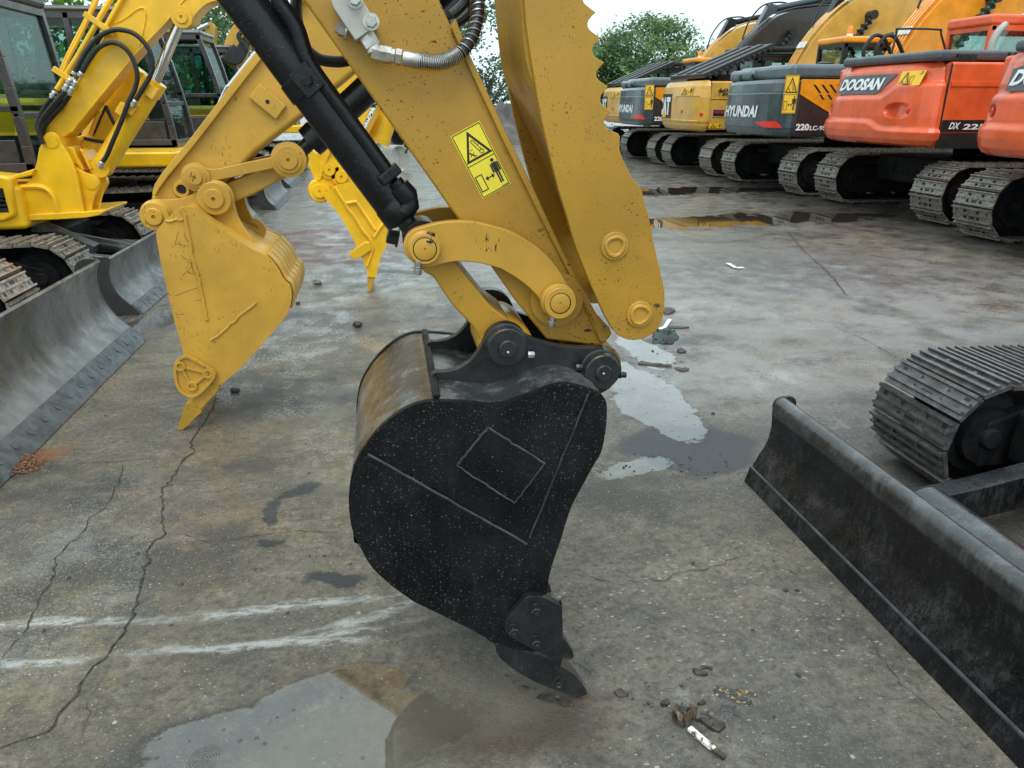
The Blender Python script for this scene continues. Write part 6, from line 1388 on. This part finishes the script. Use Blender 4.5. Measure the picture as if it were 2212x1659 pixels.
far_digger('distant teal digger with a pointed boom head beside the dark cabs', 23, [r1(*p) for p in [(540,700),(640,520),(700,500),(740,420),(770,375),(800,400),(840,450),(850,520),(800,600),(700,700)]], [r1(*p) for p in [(770,380),(800,385),(845,450),(850,540),(790,540),(740,440)]], (r1(555,440), r1(780,385)), m_teal)
def ochre_boom():
    Y = 16.4; r_ = [r1(*p) for p in [(915,560),(920,480),(950,350),(1010,220),(1090,120),(1200,20),(1400,-80),(1500,-40),(1400,200),(1250,420),(1150,640),(1020,700)]]
    root = thing('excavator', 'ochre excavator with curved boom and ragged black covers, left of the black cylinder', 'excavator', (PY(r_[0], Y).x, Y, 0))
    MB().prism(smooth(XZ(r_, Y), 3), Y, Y+.4).make('boom', m_ochA, root, bev=.02)
    rag = [r1(*p) for p in [(935,600),(960,500),(1030,420),(1060,400),(1100,430),(1180,300),(1260,330),(1240,480),(1150,640),(1050,650)]]
    MB().prism(smooth(XZ(rag, Y-.1), 2), Y-.12, Y-.01).make('boom_cover', m_blk, root, bev=.02)
    for d in (0, 26): MB().tube([PY(r1(*p), Y-.2) for p in [(1210+d,470),(1180+d,400),(1130+d,350),(1110+d,290),(1140+d,250),(1200+d,255)]], .03, 8).make('hydraulic_hose', m_rub, root)
    x0 = PY(r_[0], Y).x; MB().box((x0-2.2, Y-1.0, .8), (x0+.6, Y+1.4, 1.55)).make('house', m_ochA, root, bev=.08, seg=3)
    for s in (-1, 1): crawler(root, x0-2.4, x0+.9, Y+.2+s*1.0-.25, Y+.2+s*1.0+.25, .75, .18, m_trk, bolts=False, seed=3)
ochre_boom()

# ================================================================== LOOSE THINGS ON THE YARD
def rock(name, c, s, mat, label, cat, seed=0, flat=.7, yaw=0., group=None, rough=.18, sub=2):
    bm = bmesh.new(); bmesh.ops.create_icosphere(bm, subdivisions=sub, radius=1); rnd = random.Random(seed)
    from mathutils import noise as mn
    sv = Vector((rnd.random()*9, rnd.random()*9, rnd.random()*9)); mb = MB(); p = PG(c)
    for v in bm.verts:
        k = v.co.copy(); m_ = max(abs(k.x), abs(k.y), abs(k.z)); k = k.lerp(k/m_*.8, .45)
        k *= 1+rough*2*mn.noise(k*1.3+sv)+rough*mn.noise(k*3.5+sv)
        q = Vector((k.x*s[0], k.y*s[1], k.z*s[2])); q.rotate(Matrix.Rotation(yaw, 3, 'Z')); mb.v.append(q+Vector((p.x, p.y, s[2]*.78)))
    for f in bm.faces: mb.f.append(tuple(v.index for v in f.verts)); mb.m.append(0); mb.s.append(True)
    bm.free(); o = mb.make(name, mat, ang=32); tag(o, label, cat, group); return o
rock('stone', (685,615), (.045,.035,.03), m_stone, 'pale chip of concrete beside the ochre bucket heel, farther right', 'stone', 1, rough=.3)
rock('stone', (773,706), (.040,.032,.028), m_stoned, 'dark squarish stone in front of the black bucket heel', 'stone', 2, rough=.15)
rock('stone', (509,846), (.030,.022,.016), m_stoned, 'dark stone lying right beside the ochre bucket tooth', 'stone', 3, rough=.2)
rock('stone', (644,657), (.022,.02,.014), m_mudc, 'small brown clod below the ochre bucket back', 'clod', 4, rough=.3)
rock('stone', (1540,895), (.012,.01,.008), m_stoned, 'tiny dark chip among the mud scraps near the puddle', 'stone', 5)
rnd = random.Random(11)
i = 0
spots = []
for (cx_, cy_, sx, sy, n) in ((1480,1010,90,22,34),(1380,1500,120,28,16),(1500,1560,60,40,14),(1130,1470,60,20,8),(200,880,160,90,10),(330,1290,260,60,9),(1700,600,260,60,16),(600,1000,300,200,16),(1450,780,40,20,8),(1750,1350,200,120,10)):
    for k in range(n): spots.append((rnd.gauss(cx_, sx), rnd.gauss(cy_, sy), 1 if n < 11 else 0))
spots = [s for s in spots if not (360 < s[0]*.463 < 600 and s[1] < 1400 and s[0] > 790 and s[0] < 1290)]
base = None
for k, (x, y, t) in enumerate(spots):
    if not (5 < x < 2205 and 430 < y < 1650): continue
    s_ = rnd.uniform(.0022, .0058)*(1.5 if y < 800 else 1)
    if base is None or k % 12 == 0:
        base = rock('mud_crumb', (x, y), (s_*1.3, s_, s_*.6), m_mudc if k % 3 else m_stoned, 'small dark crumb of mud or grit loose on the wet yard', 'mud crumb', 40+k, rough=.35, group='crumbs of mud scattered on the yard', sub=1)
        b0 = PG((x, y))
        # keep the mesh local to its own origin so copies can be placed
        for v in base.data.vertices: v.co -= Vector((b0.x, b0.y, 0))
        base.location = (b0.x, b0.y, 0)
    else:
        g = PG((x, y)); c = base.copy(); COL.objects.link(c); c.location = (g.x, g.y, 0); c.rotation_euler = (0, 0, rnd.uniform(0, 6.3)); f = rnd.uniform(.6, 1.4); c.scale = (f, f, f)
dz = D(2500, 2600, 700)
def flatscrap(name, pts, cv, mat, label, cat, h=.006, seed=0, amp=.004, bumpn=8.):
    from mathutils import noise as mn
    P = [PG(cv(*p)) for p in pts]; c = sum(P, Vector())/len(P); P2 = smooth([(p.x, p.y) for p in P], 3); n = len(P2); mb = MB(); rings = [1., .93, .7, .4, .15]
    vs = []
    for r_i, k in enumerate(rings):
        for x, y in P2:
            q = Vector((c.x+(x-c.x)*k, c.y+(y-c.y)*k, 0)); e = 0 if r_i == 0 else 1
            q.x += 1.6*amp*mn.noise(q*40+Vector((3,1,seed))); q.y += 1.6*amp*mn.noise(q*40+Vector((9,4,seed))); z = .001 if r_i == 0 else h*(.55+.8*abs(mn.noise(q*bumpn*6+Vector((seed,0,0)))))+amp*mn.noise(q*bumpn*12)
            vs.append((q.x, q.y, max(.001, z)))
    fs = [(r*n+i, r*n+(i+1) % n, (r+1)*n+(i+1) % n, (r+1)*n+i) for r in range(len(rings)-1) for i in range(n)]
    t = (len(rings)-1)*n; fs.append(tuple(range(t, t+n))); mb.add(vs, fs); o = mb.make(name, mat, ang=50); tag(o, label, cat); return o
m_gold = NT('tarred_gold_scrap'); m_gold.base(m_gold.mix(m_gold.ramp(m_gold.noise(55, 5, .8), .54, .60), (.035,.037,.04), (.50,.33,.08))); m_gold.set(Roughness=.4, Normal=m_gold.bump(m_gold.noise(90, 4), .7, .004)); m_gold = m_gold.m
flatscrap('flattened_scrap', [(1110,520),(1140,470),(1200,480),(1260,490),(1380,520),(1430,530),(1500,600),(1600,640),(1600,690),(1520,715),(1420,690),(1300,630),(1200,610),(1130,560)], dz, m_gold, 'flattened black scrap with torn golden edges, lower right of the bucket tooth', 'scrap', .004, 1)
flatscrap('flattened_scrap', [(1440,520),(1500,500),(1570,530),(1660,570),(1660,600),(1580,590),(1500,560)], dz, m_gold, 'small torn strip at the upper right corner of the golden-edged scrap', 'scrap', .003, 2)
flatscrap('tar_flake', [(1200,750),(1260,715),(1400,720),(1400,770),(1470,820),(1460,842),(1380,830),(1320,790),(1230,775)], dz, m_stoned, 'small dark tar flake between the scrap and the mud lump', 'flake', .004, 3)
flatscrap('mud_lump', [(890,890),(930,830),(1000,790),(1060,840),(1150,900),(1255,930),(1250,990),(1200,1062),(1100,1010),(980,950)], dz, m_mudc, 'brown lump of trodden mud right of the leaf clump', 'mud lump', .014, 4, .006)
flatscrap('bark_piece', [(860,250),(900,240),(960,280),(1030,290),(1045,325),(980,338),(900,320),(870,290)], dz, m_mudc, 'curled brown bark piece above the mud lump', 'bark', .010, 5)
flatscrap('bark_piece', [(955,215),(1090,215),(1110,250),(1050,255),(960,245)], dz, m_mudc, 'upper bark sliver touching the curled brown bark piece', 'bark', .006, 6)
flatscrap('mud_lump', [(450,690),(500,640),(560,660),(560,700),(490,735)], dz, m_mudc, 'small rooty clod at the end of the root fibre, left of the leaf clump', 'mud lump', .012, 7)
flatscrap('mud_lump', [(920,690),(960,640),(1020,650),(1020,690),(960,700)], dz, m_mudc, 'small clod above the leaf clump and mud lump', 'mud lump', .010, 8)
flatscrap('mud_lump', [(590,760),(640,690),(720,720),(800,780),(790,860),(740,960),(690,980),(620,900)], dz, m_mudc, 'dark crumbly clod under the dead leaf beside the white stick', 'mud lump', .016, 9, .008)
m_leafb2 = simple('dead_leaf', (.10,.068,.045), .35, 0, .4, 40, bump=.5)
def leaf(pts, label, zc):
    P = [PG(dz(*p)) for p in pts]; P2 = smooth([(p.x, p.y) for p in P], 3); c = sum(P, Vector())/len(P); mb = MB()
    vs = [(x, y, .010+.012*math.sin(i*.9)+.004) for i, (x, y) in enumerate(P2)]+[(c.x, c.y, zc)]; n = len(P2)
    vs2 = [(x, y, z-.0012) for x, y, z in vs]
    mb.add(vs, [(i, (i+1) % n, n) for i in range(n)]); mb.add(vs2, [((i+1) % n, i, n) for i in range(n)])
    tag(mb.make('dead_leaf', m_leafb2, ang=60), label, 'leaf')
leaf([(730,940),(760,860),(820,800),(800,750),(850,745),(905,790),(900,850),(850,910),(830,960),(770,975)], 'folded brown dead leaf at the head of the white stick', .034)
leaf([(590,820),(640,800),(700,840),(730,920),(700,950),(640,890)], 'greyish dead leaf just left of the folded brown leaf', .026)
def white_stick():
    n = NT('peeling_white_paint'); n.base(n.mix(n.ramp(n.noise(40, 5, .75), .52, .58), (.80,.81,.80), (.14,.08,.045))); n.set(Roughness=.45)
    a = PG(dz(810,985), .012); b = PG(dz(1130,1260), .010); c = PG(dz(1270,1365), .008)
    mb = MB(); mb.bar(a, b, .017, .012, 0, side=(.5,.8,0)); mb.bar(b, c, .016, .011, 1, side=(.5,.8,0)); o = mb.make('painted_stick', [n.m, m_mudc], bev=.003); tag(o, 'short flat stick with peeling white paint and a brown end', 'stick')
    tag(MB().tube([PG(dz(*p), .006) for p in [(180,552),(250,560),(340,590),(440,630),(520,650),(600,665),(660,690)]], .0009, 5).make('root_fibre', m_leafb2), 'thin pale root fibre curving to the leaf clump', 'root')
    rc_ = D(1800, 2200, 1024)
    tag(MB().tube([PG(rc_(*p), .004) for p in [(1060,970),(1110,985),(1160,1020),(1220,1055)]], .0014, 5).make('twig', m_mudc), 'thin dark twig leaving the far tooth of the black bucket', 'twig')
    tag(MB().tube([PG(p, .004) for p in [(1692,1226),(1700,1230),(1708,1231),(1715,1236),(1722,1240)]], .0018, 5).tube([PG(p, .004) for p in [(1705,1231),(1703,1226),(1700,1224)]], .0012, 5, k=1).make('twig', m_stone), 'tiny pale branched twig between bucket and black blade', 'twig')
white_stick()
q6 = D(2048, 768, 1024)
m_pap = simple('white_litter', (.75,.77,.76), .5, 0, .1)
def litter(pts, cv, mat, name, label, cat, h=.01, w_=.02):
    mb = MB(); P = [PG(cv(*p), h) for p in pts]
    for a, b in zip(P[:-1], P[1:]): mb.bar(a, b, w_, h*.6, side=(-(b-a).y, (b-a).x, 0))
    tag(mb.make(name, mat, bev=.002), label, cat)
litter([(1865,615),(1935,655),(2000,652)], q6, m_pap, 'paper_strip', 'white strip of litter on the open yard right of the thumb', 'litter', .012, .045)
litter([(1275,1185),(1320,1165),(1365,1100)], q6, m_pap, 'paper_strip', 'bent white strip beside the green rag under the thumb', 'litter', .01, .03)
m_rag = NT('wet_rag'); m_rag.base(m_rag.mix(m_rag.ramp(m_rag.noise(14, 4), .5, .62), (.028,.028,.030), (.02,.10,.075))); m_rag.set(Roughness=.25, Normal=m_rag.bump(m_rag.noise(30, 5, .8), 1., .012)); m_rag = m_rag.m
rcc = D(1800, 2200, 1024)
flatscrap('mud_lump', [(740,1270),(800,1240),(900,1260),(1000,1300),(1080,1330),(1060,1355),(960,1340),(860,1320),(780,1300)], rcc, m_mudc, 'smear of rooty mud scraped up beneath the near tooth of the black bucket', 'mud lump', .008, 21, .006, 5)
flatscrap('mud_lump', [(590,1190),(640,1170),(690,1190),(680,1220),(620,1225)], rcc, m_mudc, 'small mud flake left of the near tooth of the black bucket', 'mud lump', .006, 22, .005, 5)
flatscrap('mud_lump', [(1410,1235),(1480,1215),(1545,1240),(1530,1275),(1450,1265)], rcc, m_mudc, 'twiggy mud scrap to the right of the black tooth tip', 'mud lump', .008, 23, .006, 5)
flatscrap('crumpled_rag', [(1215,1225),(1245,1200),(1300,1195),(1370,1200),(1430,1215),(1420,1270),(1390,1320),(1330,1325),(1260,1310),(1215,1300)], q6, m_rag, 'crumpled dark wet rag with green patches below the thumb end', 'rag', .022, 12, .03, 3.)
flatscrap('tar_flake', [(1320,1010),(1380,1010),(1410,1030),(1370,1060),(1310,1060)], q6, m_mudc, 'dark torn flake just above the green rag', 'flake', .02, 13, .01, 3)
flatscrap('wood_scrap', [(1095,1480),(1110,1465),(1180,1480),(1280,1490),(1370,1500),(1380,1515),(1280,1512),(1180,1500),(1100,1498)], q6, m_mudc, 'dark splintered wood scrap at the puddle edge, left of the other', 'wood scrap', .014, 14, .008, 4)
flatscrap('wood_scrap', [(1405,1520),(1470,1525),(1535,1530),(1500,1555),(1440,1550)], q6, m_mudc, 'short dark wood scrap, right of the longer splintered one', 'wood scrap', .012, 15, .006, 4)
flatscrap('wood_scrap', [(1300,1165),(1400,1165),(1520,1172),(1500,1182),(1380,1185),(1310,1180)], q6, m_mudc, 'thin dark stick-like scrap right of the bent white strip', 'wood scrap', .012, 16, .006, 4)
flatscrap('wood_scrap', [(1425,1370),(1450,1360),(1505,1375),(1495,1395),(1440,1395)], q6, m_mudc, 'small dark chunk midway between the rag and the wood scraps', 'wood scrap', .018, 17, .006, 4)
def sawdust():
    rnd = random.Random(2); mb = MB()
    for k in range(1500):
        c = PG((max(-20, rnd.gauss(30, 26)), rnd.gauss(1003, 9)+ (0))); s_ = rnd.uniform(.002, .006); c.z = abs(rnd.gauss(0, .012))
        a = Vector((rnd.gauss(0,1), rnd.gauss(0,1), rnd.gauss(0,1))).normalized()*s_; b = a.orthogonal().normalized()*s_*.6; n = a.cross(b).normalized()*s_*.4
        mb.obox(c, a, b, n)
    o = mb.make('wood_crumbs', simple('reddish_crumbs', (.26,.12,.06), .7, 0, .4, 60)); tag(o, kind='stuff')
sawdust()
def coil():
    c = PG((853, 372)); mb = MB(); mb2 = MB(); root = thing('hose_coil', 'coil of white pipe with a black end, glimpsed right of the black cylinder', 'pipe coil', (c.x, c.y, 0))
    for k in range(7):
        mb.tube([c+Vector((.24*math.cos(t*math.pi/8)+.04*k-.1, .13-.02*k, .32+.30*math.sin(t*math.pi/8))) for t in range(17)], .018, 7, k=2)
    mb.make('coil', m_gry, root); MB().tube([c+Vector(p) for p in [(.28,0,.45),(.34,0,.55),(.38,0,.62),(.33,0,.68),(.26,0,.64)]], .022, 8).make('pipe_end', m_rub, root)
coil()
for k, (px, py) in enumerate(((853,240),(862,243))):
    c = PY((px, py), 30+k*1.4); o = MB().lathe((c.x, c.y-1.2, .42), (0.25,1,0), [(0,.42),(2.2,.42),(2.2,.34),(0,.34),(0,.42)], 28, cap=False).make('concrete_pipe', m_stone, ang=40)
    tag(o, ('left' if k == 0 else 'right')+' one of the two pale concrete pipes beyond the bright yellow stick', 'pipe')
